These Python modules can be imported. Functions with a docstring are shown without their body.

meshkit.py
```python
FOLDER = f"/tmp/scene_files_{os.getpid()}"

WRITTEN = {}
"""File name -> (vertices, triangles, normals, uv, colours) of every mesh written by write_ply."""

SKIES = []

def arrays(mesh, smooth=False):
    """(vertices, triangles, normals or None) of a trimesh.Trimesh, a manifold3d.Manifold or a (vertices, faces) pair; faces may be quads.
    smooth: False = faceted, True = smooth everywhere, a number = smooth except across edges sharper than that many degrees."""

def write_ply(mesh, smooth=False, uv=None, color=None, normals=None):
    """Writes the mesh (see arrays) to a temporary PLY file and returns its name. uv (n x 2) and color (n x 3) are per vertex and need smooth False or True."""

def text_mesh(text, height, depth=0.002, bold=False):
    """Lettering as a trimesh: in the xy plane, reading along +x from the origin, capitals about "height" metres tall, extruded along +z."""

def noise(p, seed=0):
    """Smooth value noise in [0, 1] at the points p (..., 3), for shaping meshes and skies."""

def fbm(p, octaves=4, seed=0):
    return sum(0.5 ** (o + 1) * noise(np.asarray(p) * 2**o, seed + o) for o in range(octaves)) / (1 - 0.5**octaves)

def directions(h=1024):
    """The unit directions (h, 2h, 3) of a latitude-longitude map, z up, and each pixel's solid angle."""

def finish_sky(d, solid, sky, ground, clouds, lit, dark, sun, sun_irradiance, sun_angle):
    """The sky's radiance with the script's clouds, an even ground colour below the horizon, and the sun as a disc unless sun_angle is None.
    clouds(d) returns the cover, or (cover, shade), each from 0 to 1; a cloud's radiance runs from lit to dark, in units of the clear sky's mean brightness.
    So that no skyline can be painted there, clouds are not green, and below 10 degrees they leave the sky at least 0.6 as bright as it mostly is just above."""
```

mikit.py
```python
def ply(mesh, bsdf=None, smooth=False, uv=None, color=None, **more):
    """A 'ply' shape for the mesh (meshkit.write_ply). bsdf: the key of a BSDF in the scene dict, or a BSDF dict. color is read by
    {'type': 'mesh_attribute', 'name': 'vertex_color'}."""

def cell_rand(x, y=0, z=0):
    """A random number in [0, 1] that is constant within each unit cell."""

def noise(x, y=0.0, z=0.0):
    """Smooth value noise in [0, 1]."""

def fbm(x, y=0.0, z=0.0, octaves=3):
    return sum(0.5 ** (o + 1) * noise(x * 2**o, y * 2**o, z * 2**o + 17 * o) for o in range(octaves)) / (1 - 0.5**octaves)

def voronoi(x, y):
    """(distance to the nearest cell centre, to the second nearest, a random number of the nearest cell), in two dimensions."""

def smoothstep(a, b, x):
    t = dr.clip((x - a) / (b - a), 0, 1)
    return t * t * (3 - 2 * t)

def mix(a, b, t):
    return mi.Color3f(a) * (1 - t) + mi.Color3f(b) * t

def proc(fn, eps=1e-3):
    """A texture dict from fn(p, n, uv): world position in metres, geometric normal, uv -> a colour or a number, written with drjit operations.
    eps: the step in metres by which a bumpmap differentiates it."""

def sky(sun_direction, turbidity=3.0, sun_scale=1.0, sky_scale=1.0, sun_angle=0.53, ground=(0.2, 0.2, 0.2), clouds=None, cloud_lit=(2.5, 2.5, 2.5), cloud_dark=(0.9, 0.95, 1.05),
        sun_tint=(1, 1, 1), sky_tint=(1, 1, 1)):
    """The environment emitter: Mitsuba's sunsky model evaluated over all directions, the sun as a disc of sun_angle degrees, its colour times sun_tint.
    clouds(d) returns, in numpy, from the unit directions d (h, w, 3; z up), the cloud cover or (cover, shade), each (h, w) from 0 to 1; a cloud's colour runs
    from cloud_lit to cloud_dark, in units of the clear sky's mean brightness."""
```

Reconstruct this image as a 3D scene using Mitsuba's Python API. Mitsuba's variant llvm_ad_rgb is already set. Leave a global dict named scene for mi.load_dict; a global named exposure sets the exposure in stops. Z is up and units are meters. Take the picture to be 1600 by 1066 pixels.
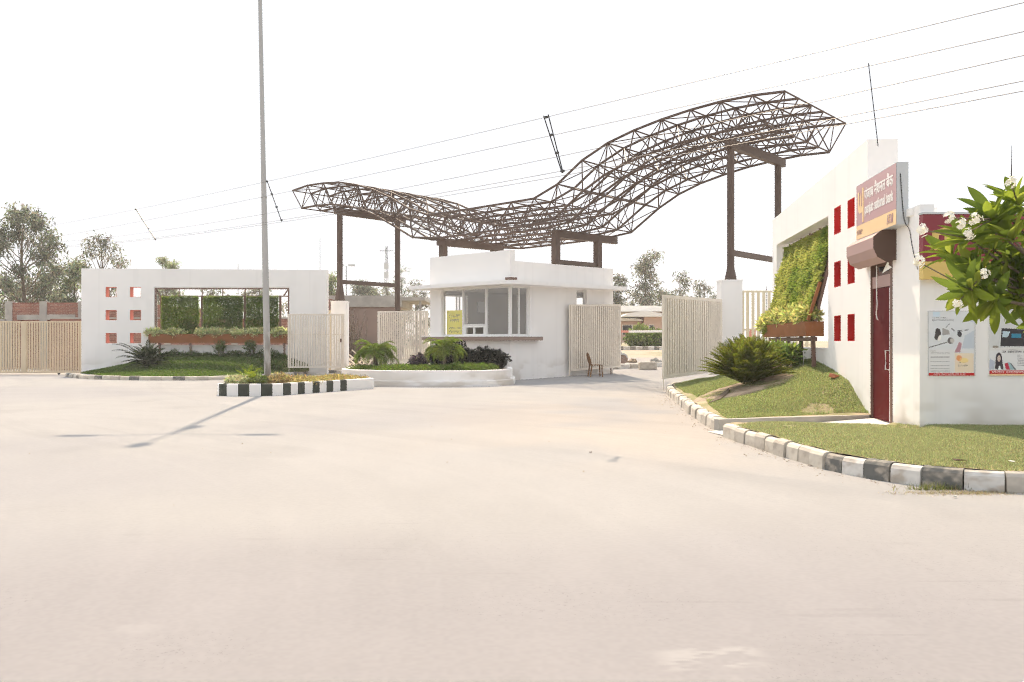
import math, random
import numpy as np, trimesh, drjit as dr
import mitsuba as mi
import mikit, meshkit
from shapely.geometry import Polygon, box as sbox, LineString
from shapely import affinity
from scipy.interpolate import PchipInterpolator

T = mi.ScalarTransform4f
A = lambda *v: np.array(v, float)
scene, labels = {'type': 'scene'}, {}

# ------------------------------------------------------------------ camera, sky, exposure
F, H, HY = 1476.0, 1.40, 533.0          # focal length in photo pixels (1600 wide), eye height, horizon row
scene['camera'] = {'type': 'perspective', 'fov': math.degrees(2 * math.atan(800 / F)), 'fov_axis': 'x',
                   'near_clip': 0.1, 'far_clip': 3000.0,
                   'medium': {'type': 'ref', 'id': 'haze_air'},
                   'to_world': T().look_at(origin=[0, 0, H], target=[0, 10, H], up=[0, 0, 1])}
SUN = A(-0.125, 0.80, 1.0)
scene['sky'] = mikit.sky(SUN.tolist(), turbidity=5, clouds=lambda d: 1.0, cloud_lit=(2.4, 2.5, 2.66), sun_scale=1.4, sun_tint=(1.0, 0.985, 0.97))
exposure = 1.84
HAZE = 0.0009

# ------------------------------------------------------------------ helpers
def at(px, py, Y):                       # the point at depth Y metres seen at a pixel of the photograph
    return A((px - 800) / F * Y, Y, H - (py - HY) / F * Y)
def gnd(px, py, z=0.0):                  # the point of a level at height z
    Y = (H - z) * F / (py - HY)
    return A((px - 800) / F * Y, Y, z)
def numbered(k, pool):
    if k not in pool:
        return k
    i = 1
    while f'{k}_{i:03d}' in pool:
        i += 1
    return f'{k}_{i:03d}'
def thing(name, label, cat, group=None, kind=None):
    k = numbered(name, labels)
    labels[k] = {'label': label, 'category': cat}
    if group: labels[k]['group'] = group
    if kind: labels[k]['kind'] = kind
    return k
_next = {}
def part(parent, name, mesh, mat, smooth=False, color=None, label=None, kind=None, to=None):
    b = f'{parent}__{name}'
    i = _next.get(b, 0)
    k = b if i == 0 else f'{b}_{i:03d}'
    _next[b] = i + 1
    scene[k] = dict(mesh) if isinstance(mesh, dict) else mikit.ply(mesh, mat, smooth, color=color)
    if to is not None: scene[k]['to_world'] = to
    if label or kind:
        labels[k] = {}
        if label: labels[k]['label'] = label
        if kind: labels[k]['kind'] = kind
    return k
def single(name, mesh, mat, label, cat, group=None, kind=None, smooth=False, color=None):
    k = thing(name, label, cat, group, kind)
    scene[k] = mikit.ply(mesh, mat, smooth, color=color)
    return k
def struct(name, mesh, mat, label, smooth=False, color=None, kind='structure', cat=None):
    k = numbered(name, labels)
    scene[k] = mikit.ply(mesh, mat, smooth, color=color)
    labels[k] = {'label': label, 'kind': kind, 'category': cat or name.replace('_', ' ')}
    return k
def cat_(ms):
    return trimesh.util.concatenate([m for m in ms])
def mesh(v, f):
    return trimesh.Trimesh(np.asarray(v, float), np.asarray(f, int), process=False)
def bx(x0, x1, y0, y1, z0, z1):
    return trimesh.creation.box(bounds=[[x0, y0, z0], [x1, y1, z1]])
def cbox(sx, sy, sz, c=0.01):            # box with chamfered edges, centred
    pts = []
    for a in (-1, 1):
        for b in (-1, 1):
            for d in (-1, 1):
                for k in range(3):
                    s = np.array([sx / 2 - c, sy / 2 - c, sz / 2 - c]); s[k] += c
                    pts.append(s * (a, b, d))
    return trimesh.convex.convex_hull(np.array(pts))
def place(m, O, X=(1, 0, 0), Y=(0, 1, 0), Z=(0, 0, 1)):
    M = np.eye(4); M[:3, 0], M[:3, 1], M[:3, 2], M[:3, 3] = X, Y, Z, O
    m = m.copy(); m.apply_transform(M); return m
def frame(d, up=(0, 0, 1)):
    d = A(*d); d /= np.linalg.norm(d); up = A(*up)
    if abs(d @ up) > 0.97: up = A(0, 1, 0)
    s = np.cross(d, up); s /= np.linalg.norm(s)
    return d, s, np.cross(s, d)
def bar(p0, p1, w, h, up=(0, 0, 1), c=0.0):     # rectangular bar from p0 to p1, w across, h along up
    p0, p1 = A(*p0), A(*p1); d, s, u = frame(p1 - p0, up); L = np.linalg.norm(p1 - p0)
    m = cbox(L, w, h, c) if c else trimesh.creation.box((L, w, h))
    return place(m, (p0 + p1) / 2, d, -s, u) if np.linalg.det(np.stack([d, -s, u])) > 0 else place(m, (p0 + p1) / 2, d, s, u)
def ptube(pts, r, n=6, cap=True):        # polyline tube
    p = np.asarray(pts, float); k = len(p); r = np.broadcast_to(r, (k,))
    t = np.gradient(p, axis=0); t /= np.linalg.norm(t, axis=1, keepdims=True) + 1e-12
    ref = A(0, 0, 1) if abs(t[:, 2]).mean() < 0.85 else A(0.3, 1, 0)
    a = np.cross(t, ref); a /= np.linalg.norm(a, axis=1, keepdims=True) + 1e-12
    b = np.cross(t, a); g = np.arange(n) * 2 * np.pi / n
    v = p[:, None] + r[:, None, None] * (np.cos(g)[None, :, None] * a[:, None] + np.sin(g)[None, :, None] * b[:, None])
    i, j = np.meshgrid(np.arange(k - 1), np.arange(n), indexing='ij')
    q = np.stack([i * n + j, (i + 1) * n + j, (i + 1) * n + (j + 1) % n, i * n + (j + 1) % n], -1).reshape(-1, 4)
    f = np.vstack([q[:, [0, 1, 2]], q[:, [0, 2, 3]]]); v = v.reshape(-1, 3)
    if cap:
        f = np.vstack([f, [[0, x, x + 1] for x in range(1, n - 1)], [[(k - 1) * n, (k - 1) * n + x + 1, (k - 1) * n + x] for x in range(1, n - 1)]])
    return mesh(v, f)
def rod(p0, p1, r, n=6): return ptube([p0, p1], r, n)
def slab(poly, thick, O, U, V=(0, 0, 1)):       # polygon in (u, v), extruded along U x V
    gs = getattr(poly, 'geoms', [poly])
    m = cat_([trimesh.creation.extrude_polygon(g, thick, engine='earcut') for g in gs])
    U, V = A(*U), A(*V)
    return place(m, O, U, V, np.cross(U, V))
def flat(poly, thick, z0=0.0):
    gs = getattr(poly, 'geoms', [poly])
    m = cat_([trimesh.creation.extrude_polygon(g, thick, engine='earcut') for g in gs]); m.apply_translation([0, 0, z0]); return m
def lathe(prof, n=16):                   # (r, z) profile
    p = np.array(prof, float); g = np.arange(n) * 2 * np.pi / n
    v = np.stack([p[:, 0, None] * np.cos(g), p[:, 0, None] * np.sin(g), np.broadcast_to(p[:, 1, None], (len(p), n))], -1).reshape(-1, 3)
    i, j = np.meshgrid(np.arange(len(p) - 1), np.arange(n), indexing='ij')
    q = np.stack([i * n + j, i * n + (j + 1) % n, (i + 1) * n + (j + 1) % n, (i + 1) * n + j], -1).reshape(-1, 4)
    return mesh(v, np.vstack([q[:, [0, 1, 2]], q[:, [0, 2, 3]]]))
def resample(pts, n=None, step=None):
    p = np.asarray(pts, float); s = np.r_[0, np.cumsum(np.linalg.norm(np.diff(p, axis=0), axis=1))]
    n = n or max(2, int(round(s[-1] / step)) + 1); t = np.linspace(0, s[-1], n)
    return np.stack([np.interp(t, s, p[:, k]) for k in range(p.shape[1])], 1)
def spline(pts, n):
    p = np.asarray(pts, float); s = np.r_[0, np.cumsum(np.linalg.norm(np.diff(p, axis=0), axis=1))]
    return resample(PchipInterpolator(s, p)(np.linspace(0, s[-1], 8 * n)), n)
def loft(front, back, zfun, ns=60, nt=24):      # height sheet between two ground lines; returns mesh and sampler
    f, b = resample(front, ns), resample(back, ns)
    s, t = np.meshgrid(np.linspace(0, 1, ns), np.linspace(0, 1, nt), indexing='ij')
    xy = f[:, None] * (1 - t[..., None]) + b[:, None] * t[..., None]
    v = np.concatenate([xy, zfun(s, t, xy)[..., None]], -1).reshape(-1, 3)
    i, j = np.meshgrid(np.arange(ns - 1), np.arange(nt - 1), indexing='ij')
    q = np.stack([i * nt + j, (i + 1) * nt + j, (i + 1) * nt + j + 1, i * nt + j + 1], -1).reshape(-1, 4)
    m = mesh(v, np.vstack([q[:, [0, 1, 2]], q[:, [0, 2, 3]]]))
    if m.face_normals[:, 2].mean() < 0: m = mesh(v, m.faces[:, ::-1])
    return m
def surf_sample(m, n, rng):              # random points on a mesh
    a = m.area_faces; k = rng.choice(len(a), n, p=a / a.sum()); u = rng.random((n, 2)); u[u.sum(1) > 1] = 1 - u[u.sum(1) > 1]
    tr = m.triangles[k]
    return tr[:, 0] + u[:, :1] * (tr[:, 1] - tr[:, 0]) + u[:, 1:] * (tr[:, 2] - tr[:, 0])
def tint(n, col, rng, amt=0.25, hue=0.1):
    c = np.array(col)[None] * (1 + amt * rng.standard_normal((n, 1))).clip(0.4, 1.9)
    return (c * (1 + hue * rng.standard_normal((n, 3)))).clip(0.004, 0.9)
def blades(p, h, w, rng, col, lean=0.5, amt=0.25):
    n = len(p); g = rng.random(n) * 2 * np.pi; hh = h * (0.5 + rng.random(n))
    d = np.stack([np.cos(g), np.sin(g), 0 * g], 1); o = np.stack([-d[:, 1], d[:, 0], 0 * g], 1)
    le = lean * rng.random((n, 1)) * hh[:, None]
    v = np.stack([p - d * w / 2, p + d * w / 2, p + o * le + A(0, 0, 1) * hh[:, None]], 1).reshape(-1, 3)
    c = np.repeat(tint(n, col, rng, amt), 3, 0)
    return mesh(v, np.arange(3 * n).reshape(-1, 3)), c
def leaves(p, L, w, rng, col, up=0.3, amt=0.3, dirs=None, droop=0.0):   # folded diamond leaves at points
    n = len(p)
    d = rng.standard_normal((n, 3)) if dirs is None else dirs + 0.45 * rng.standard_normal((n, 3))
    d[:, 2] += up; d /= np.linalg.norm(d, axis=1, keepdims=True)
    r = rng.standard_normal((n, 3)); s = np.cross(d, r); s /= np.linalg.norm(s, axis=1, keepdims=True) + 1e-9
    nn = np.cross(s, d); l = L * (0.6 + 0.8 * rng.random((n, 1))); ww = w * (0.7 + 0.6 * rng.random((n, 1)))
    tip = p + d * l + A(0, 0, -1) * droop * l
    v = np.stack([p, p + d * l * 0.5 + s * ww / 2 + nn * ww * 0.15, tip, p + d * l * 0.5 - s * ww / 2 + nn * ww * 0.15], 1).reshape(-1, 3)
    k = 4 * np.arange(n)[:, None]
    f = np.concatenate([k + [0, 1, 2], k + [0, 2, 3]], 0)
    return mesh(v, f), np.repeat(tint(n, col, rng, amt), 4, 0)
def join(parts):                         # [(mesh, colours)] -> one
    return cat_([m for m, _ in parts]), np.vstack([c for _, c in parts])
def plain(m, col): return m, np.tile(np.array(col, float), (len(m.vertices), 1))
def blob_points(n, c, r, rng, shell=0.55):       # points in an ellipsoid, thick towards its skin
    d = rng.standard_normal((n, 3)); d /= np.linalg.norm(d, axis=1, keepdims=True)
    return A(*c) + d * A(*r) * (shell + (1 - shell) * rng.random((n, 1)))

# ------------------------------------------------------------------ materials
def rgb(*c): return {'type': 'rgb', 'value': [float(x) for x in c]}
def mat(name, col, rough=0.6, metallic=0.0, spec=0.4, two=True):
    p = {'type': 'principled', 'base_color': col if isinstance(col, dict) else rgb(*col), 'roughness': rough, 'metallic': metallic, 'specular': spec}
    scene[name] = {'type': 'twosided', 'bsdf': p} if two else p
    return name
VC = {'type': 'mesh_attribute', 'name': 'vertex_color'}
S, N, FB, MIX = mikit.smoothstep, mikit.noise, mikit.fbm, mikit.mix

def road_col(p, n, uv):
    x, y = p.x, p.y
    big = FB(x * 0.16 + 3, y * 0.16, 1.0, 3)
    c = MIX((0.288, 0.281, 0.274), (0.268, 0.262, 0.263), S(0.40, 0.62, big))
    sand = S(5.5, 0.0, dr.abs(x - 2.3 - 0.02 * (y - 16) * (y - 16))) * S(9, 13, y) * S(30, 20, y)
    sand = dr.maximum(sand, 0.8 * S(38, 41, y)) * S(0.25, 0.6, FB(x * 0.5, y * 0.35, 4.0, 3))
    c = MIX(c, (0.36, 0.318, 0.272), 0.6 * sand)
    c = MIX(c, (0.242, 0.232, 0.238), 0.85 * S(9.0, 5.0, y + 2.5 * N(x * 0.5, y * 0.5, 6.0)))
    r = dr.sqrt((x + 14) * (x + 14) + (y - 3) * (y - 3)); th = dr.atan2(y - 3, x + 14)
    r2 = dr.sqrt((x - 26) * (x - 26) + (y - 44) * (y - 44)); th2 = dr.atan2(y - 44, x - 26)
    tr = N(r * 2.6, th * 3.0, 2.0) * 0.6 + N(r * 9.0, th * 6.0, 5.0) * 0.4
    tr2 = N(r2 * 2.2, th2 * 3.0, 8.0) * 0.6 + N(r2 * 8.0, th2 * 7.0, 3.0) * 0.4
    v = 0.965 + 0.025 * S(0.35, 0.75, tr) - 0.04 * S(0.55, 0.85, tr2) * S(9, 14, y)
    v *= 0.955 + 0.09 * FB(x * 1.3, y * 0.8, 7.0, 3)
    g = N(x * 95, y * 95, 2.0)
    v *= 0.97 + 0.06 * N(x * 42, y * 42, 1.0) - 0.16 * S(0.80, 0.97, g) * S(13, 4, y) * S(0.45, 0.7, N(x * 1.4, y * 1.4, 9.0))
    worn = S(0.16, 0.10, dr.abs(y - 4.2 - 0.25 * (x - 0.9) + 0.05 * N(x * 9, 1.0))) * S(0.28, 0.16, dr.abs(x - 0.88)) * S(0.35, 0.6, FB(x * 8, y * 20, 3.0, 2))
    worn = dr.maximum(worn, S(0.09, 0.04, dr.abs(y - 4.6)) * S(0.13, 0.06, dr.abs(x + 1.83)) * 0.3)
    c = c * v
    scr = S(0.86, 0.95, N(x * 1.1 + 5, y * 16.0, 4.0)) * S(0.55, 0.75, N(x * 0.45, y * 0.45, 12.0)) * S(15, 6, y)
    c = c * (1 - 0.05 * scr - 0.05 * S(0.62, 0.8, FB(x * 0.7 + 11, y * 0.5, 2.0, 3)))
    return MIX(c, (0.62, 0.61, 0.58), 0.14 * worn)
def road_bump(p, n, uv): return N(p.x * 60, p.y * 60, 1.0) * 0.6 + N(p.x * 140, p.y * 140, 3.0) * 0.4
scene['m_road'] = {'type': 'twosided', 'bsdf': {'type': 'bumpmap', 'arbitrary': mikit.proc(road_bump, 2e-3), 'scale': 0.0022,
                   'bsdf': {'type': 'principled', 'base_color': mikit.proc(road_col), 'roughness': 0.85, 'specular': 0.2}}}
mat('m_ground', mikit.proc(lambda p, n, uv: MIX((0.34, 0.28, 0.21), (0.24, 0.22, 0.14), S(0.4, 0.65, FB(p.x * 0.3, p.y * 0.3, 2.0, 3)))), 0.95)
def wall_col(p, n, uv):
    u = p.x * 0.7 + p.y * 0.7
    st = S(0.55, 0.85, N(u * 5.0, p.z * 0.35, 3.0)) * 0.025 + 0.03 * S(0.75, 0.95, N(u * 11.0, p.z * 0.25, 7.0)) + 0.06 * FB(u * 1.2, p.z * 1.2, 5.0, 3)
    base = S(1.0, 0.15, p.z + 0.6 * FB(u * 2.5, p.z * 2, 1.0, 3) - 0.15) * S(0.35, 0.6, FB(u * 1.7, p.z * 3, 9.0, 3))
    return MIX(mi.Color3f(0.82, 0.81, 0.795) * (1.02 - st), (0.50, 0.45, 0.38), 0.7 * base)
mat('m_wall', mikit.proc(wall_col), 0.7, spec=0.3)
def brick_col(p, n, uv):
    u = p.x + p.y; row = dr.floor(p.z / 0.082); w = (u + 0.125 * (row - 2 * dr.floor(row / 2))) / 0.25
    mz, mu = p.z / 0.082 - row, w - dr.floor(w)
    mort = dr.maximum(S(0.86, 0.93, mz), S(0.95, 0.98, mu))
    c = MIX((0.30, 0.135, 0.095), (0.20, 0.085, 0.06), mikit.cell_rand(dr.floor(w), row, 1.0)) * (0.8 + 0.4 * FB(u * 0.8, p.z * 0.8, 1.0, 3))
    return MIX(c, (0.34, 0.29, 0.25), mort)
mat('m_brick', mikit.proc(brick_col), 0.9)
def conc_col(p, n, uv):
    u = p.x + 0.8 * p.y
    return mi.Color3f(0.36, 0.345, 0.315) * (0.68 + 0.6 * FB(u * 2.1, p.z * 2.1 + p.y, 2.0, 4))
mat('m_concrete', mikit.proc(conc_col), 0.9)
def lawn_col(p, n, uv):
    f = FB(p.x * 1.6, p.y * 1.6, 1.0, 3)
    return MIX(MIX((0.22, 0.205, 0.10), (0.28, 0.24, 0.14), S(0.4, 0.65, f)), (0.42, 0.33, 0.23), S(0.62, 0.74, FB(p.x * 1.1 + 9, p.y * 1.1, 3.0, 3)) * 0.7)
mat('m_lawn', mikit.proc(lawn_col), 0.95)
def soil_col(p, n, uv): return MIX((0.24, 0.18, 0.125), (0.38, 0.31, 0.23), FB(p.x * 5, p.y * 5, p.z * 5, 3))
mat('m_soil', mikit.proc(soil_col), 0.95)
def kerb_col(p, n, uv):                  # painted blocks: the paint's colour is in the vertices' uv
    f = FB(p.x * 6, p.y * 6 + p.z * 3, p.z * 9, 3); g = FB(p.x * 22, p.y * 22, p.z * 22, 2)
    return f, g
def kerb_mat(name, paint, bare, amount):
    def fn(p, n, uv):
        f, g = kerb_col(p, n, uv)
        return MIX(mi.Color3f(*paint) * (0.88 + 0.24 * g), mi.Color3f(*bare) * (0.75 + 0.5 * g), S(0.92 - amount, 1.22 - amount, f + 0.25 * (g - 0.5)))
    return mat(name, mikit.proc(fn), 0.8)
kerb_mat('m_kerb_white', (0.58, 0.57, 0.54), (0.38, 0.34, 0.29), 0.52)
kerb_mat('m_kerb_black', (0.12, 0.122, 0.115), (0.30, 0.27, 0.23), 0.53)
kerb_mat('m_kerb_grey', (0.44, 0.405, 0.35), (0.36, 0.325, 0.275), 0.52)
kerb_mat('m_kerb_pale', (0.52, 0.485, 0.42), (0.42, 0.38, 0.32), 0.50)
mat('m_island_white', (0.74, 0.73, 0.71), 0.6)
mat('m_island_black', mikit.proc(lambda p, n, uv: mi.Color3f(0.028, 0.034, 0.024) * (0.7 + 0.8 * FB(p.x * 7, p.y * 7, p.z * 7, 3))), 0.6)
mat('m_steel_brown', mikit.proc(lambda p, n, uv: MIX((0.075, 0.048, 0.036), (0.115, 0.078, 0.062), FB(p.x * 1.5, p.y * 1.5, p.z * 1.5, 3))), 0.55)
mat('m_brown_paint', mikit.proc(lambda p, n, uv: mi.Color3f(0.25, 0.088, 0.026) * (0.8 + 0.4 * FB(p.x * 3, p.y * 3, p.z * 5, 3))), 0.6)
mat('m_sill_brown', (0.26, 0.19, 0.16), 0.5)
mat('m_gate_cream', mikit.proc(lambda p, n, uv: mi.Color3f(0.60, 0.50, 0.35) * (0.84 + 0.3 * FB(p.x * 4, p.y * 4, p.z * 1.1, 3))), 0.55)
mat('m_gate_white', mikit.proc(lambda p, n, uv: MIX(mi.Color3f(0.70, 0.64, 0.55) * (0.88 + 0.26 * FB(p.x * 5, p.y * 5, p.z * 1.2, 3)), (0.32, 0.20, 0.12), 0.35 * S(0.74, 0.85, FB(p.x * 9, p.y * 9, p.z * 4, 3)))), 0.55)
mat('m_gate_sheet', (0.40, 0.35, 0.295), 0.6)
mat('m_fence_cream', (0.70, 0.62, 0.44), 0.55)
mat('m_brick_plain', mikit.proc(lambda p, n, uv: mi.Color3f(0.42, 0.16, 0.09) * (0.75 + 0.5 * FB(p.x * 30, p.y * 30, p.z * 30, 2))), 0.9)
mat('m_red', (0.52, 0.012, 0.010), 0.45)
mat('m_coral', (0.60, 0.25, 0.19), 0.6)
mat('m_door_red', (0.095, 0.005, 0.007), 0.6, spec=0.12)
mat('m_maroon', (0.20, 0.010, 0.022), 0.35, spec=0.5)
mat('m_sign_maroon', (0.43, 0.26, 0.262), 0.30, spec=0.7)
mat('m_sign_yellow', (0.76, 0.55, 0.29), 0.35)
mat('m_band_yellow', (0.62, 0.45, 0.13), 0.35)
mat('m_sign_grey', (0.50, 0.52, 0.53), 0.35, metallic=0.3)
mat('m_white', (0.80, 0.80, 0.78), 0.5)
mat('m_aluminium', (0.62, 0.62, 0.62), 0.35, metallic=0.6)
mat('m_alu_white', (0.72, 0.72, 0.71), 0.4)
mat('m_dark', (0.03, 0.03, 0.032), 0.5)
mat('m_wire', (0.06, 0.06, 0.06), 0.5)
mat('m_cable', (0.11, 0.105, 0.10), 0.5)
mat('m_pole', mikit.proc(lambda p, n, uv: MIX((0.42, 0.42, 0.41), (0.26, 0.25, 0.235), S(0.5, 0.68, FB(p.x * 8, p.y * 8, p.z * 2.2, 3)) * S(3.0, 0.5, p.z) + 0.3 * FB(p.x * 3, p.y * 3, p.z * 0.7, 2))), 0.45, metallic=0.3)
mat('m_bark', mikit.proc(lambda p, n, uv: MIX((0.20, 0.155, 0.115), (0.10, 0.08, 0.06), FB(p.x * 6, p.y * 6, p.z * 2, 3))), 0.9)
mat('m_hood', (0.36, 0.235, 0.215), 0.45)
mat('m_dark_brown', (0.085, 0.045, 0.030), 0.55)
mat('m_frame_brown', (0.16, 0.095, 0.075), 0.5)
mat('m_room', (0.40, 0.39, 0.37), 0.8)
mat('m_notice', (0.66, 0.60, 0.05), 0.6)
mat('m_ink', (0.035, 0.035, 0.05), 0.6)
mat('m_paper', (0.70, 0.705, 0.71), 0.4)
mat('m_print', VC, 0.4)
mat('m_pink', (0.60, 0.44, 0.36), 0.8)
mat('m_roof_white', (0.74, 0.72, 0.68), 0.7)
mat('m_grey_render', mikit.proc(lambda p, n, uv: MIX((0.30, 0.215, 0.18), (0.235, 0.18, 0.155), FB(p.x * 0.8, p.z * 1.4, 3.0, 3))), 0.9)
mat('m_plastic_brown', (0.20, 0.10, 0.045), 0.35)
mat('m_rubber', (0.025, 0.025, 0.026), 0.8)
mat('m_petal', (0.86, 0.84, 0.74), 0.6)
mat('m_path', mikit.proc(lambda p, n, uv: mi.Color3f(0.56, 0.54, 0.49) * (0.85 + 0.3 * FB(p.x * 4, p.y * 4, 1.0, 3))), 0.9)
scene['m_leaf'] = {'type': 'principledthin', 'base_color': VC, 'roughness': 0.5, 'diff_trans': 1.15, 'spec_trans': 0.0, 'eta': 1.4}
scene['m_leaf_far'] = {'type': 'twosided', 'bsdf': {'type': 'diffuse', 'reflectance': VC}}
for i, c in enumerate([(0.24, 0.31, 0.035), (0.16, 0.23, 0.035), (0.32, 0.37, 0.055)]):
    scene[f'm_plumeria_{"abc"[i]}'] = {'type': 'principledthin', 'base_color': rgb(*c), 'roughness': 0.48, 'diff_trans': 1.2, 'spec_trans': 0.0, 'eta': 1.5}
scene['m_glass'] = {'type': 'thindielectric', 'int_ior': 1.5}

# ------------------------------------------------------------------ ground and road
def ss(a, b, x):
    t = np.clip((x - a) / (b - a), 0, 1); return t * t * (3 - 2 * t)
def gz(x, y):                            # the drive climbs gently behind the gate
    r = 0.031 * np.clip(y - 33, 0, None); r = np.where(y < 34, 0.0155 * np.clip(y - 32, 0, None) ** 2 * 0.5, r - 0.0)
    return np.minimum(r, 1.3) * ss(-9.0, -3.5, x)
def grid_sheet(xs, ys, dz):
    X, Y = np.meshgrid(xs, ys, indexing='ij'); v = np.stack([X, Y, gz(X, Y) + dz], -1).reshape(-1, 3)
    i, j = np.meshgrid(np.arange(len(xs) - 1), np.arange(len(ys) - 1), indexing='ij'); k = len(ys)
    q = np.stack([i * k + j, (i + 1) * k + j, (i + 1) * k + j + 1, i * k + j + 1], -1).reshape(-1, 4)
    return mesh(v, np.vstack([q[:, [0, 1, 2]], q[:, [0, 2, 3]]]))
lin = np.linspace
struct('ground', grid_sheet(np.r_[-600, -250, lin(-100, -20, 9), lin(-14, 14, 29), lin(20, 100, 9), 250, 600], np.r_[-60, -30, 0, lin(20, 100, 81), 140, 250, 500, 900], -0.03), 'm_ground', 'dry earth ground around the gateway')
struct('road', grid_sheet(np.r_[-45, -30, lin(-18, 18, 37), 30, 45], np.r_[-12, lin(0, 30, 16), lin(31, 47, 33), 48, 50], 0.0), 'm_road', 'pale dusty road and forecourt', smooth=True)

# ------------------------------------------------------------------ directions
D_R, N_R = A(0.0975, 0.9952, 0), A(-0.9952, 0.0975, 0)       # right wall: into the picture, out of the wall
B_R = A(6.02, 15.80, 0)
def RW(s, off=0.0, z=0.0): return B_R + D_R * s + N_R * off + A(0, 0, z)
EX, EZ = A(1, 0, 0), A(0, 0, 1)
YL = 39.0                                                     # front face of the left wall
def XL(px): return (px - 800) / F * YL
def ZL(py): return H - (py - HY) / F * YL

# ------------------------------------------------------------------ left wall
k = thing('feature_wall', 'white wall with six small square openings left of the gateway', 'wall')
holes = [sbox(XL(px), ZL(py) - 0.42, XL(px) + 0.46, ZL(py)) for px in (165, 203) for py in (448.5, 484.5, 520.5)]
opening = sbox(XL(241), ZL(539), XL(452), ZL(449.5))
outline = Polygon([(XL(127), -0.3), (XL(511), -0.3), (XL(511), ZL(422)), (XL(127), ZL(419.5))])
wall = outline.difference(opening)
for h in holes: wall = wall.difference(h)
part(k, 'wall_body', slab(wall, 0.34, A(0, YL + 0.34, 0), EX), 'm_wall')
def liner(h, th, O, U, t=0.012):
    o, i = h.buffer(-0.002, join_style=2), h.buffer(-0.002 - t, join_style=2)
    return slab(o.difference(i), th, O, U)
for h in holes: part(k, 'coral_reveal', liner(h, 0.335, A(0, YL + 0.3375, 0), EX), 'm_coral')

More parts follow.
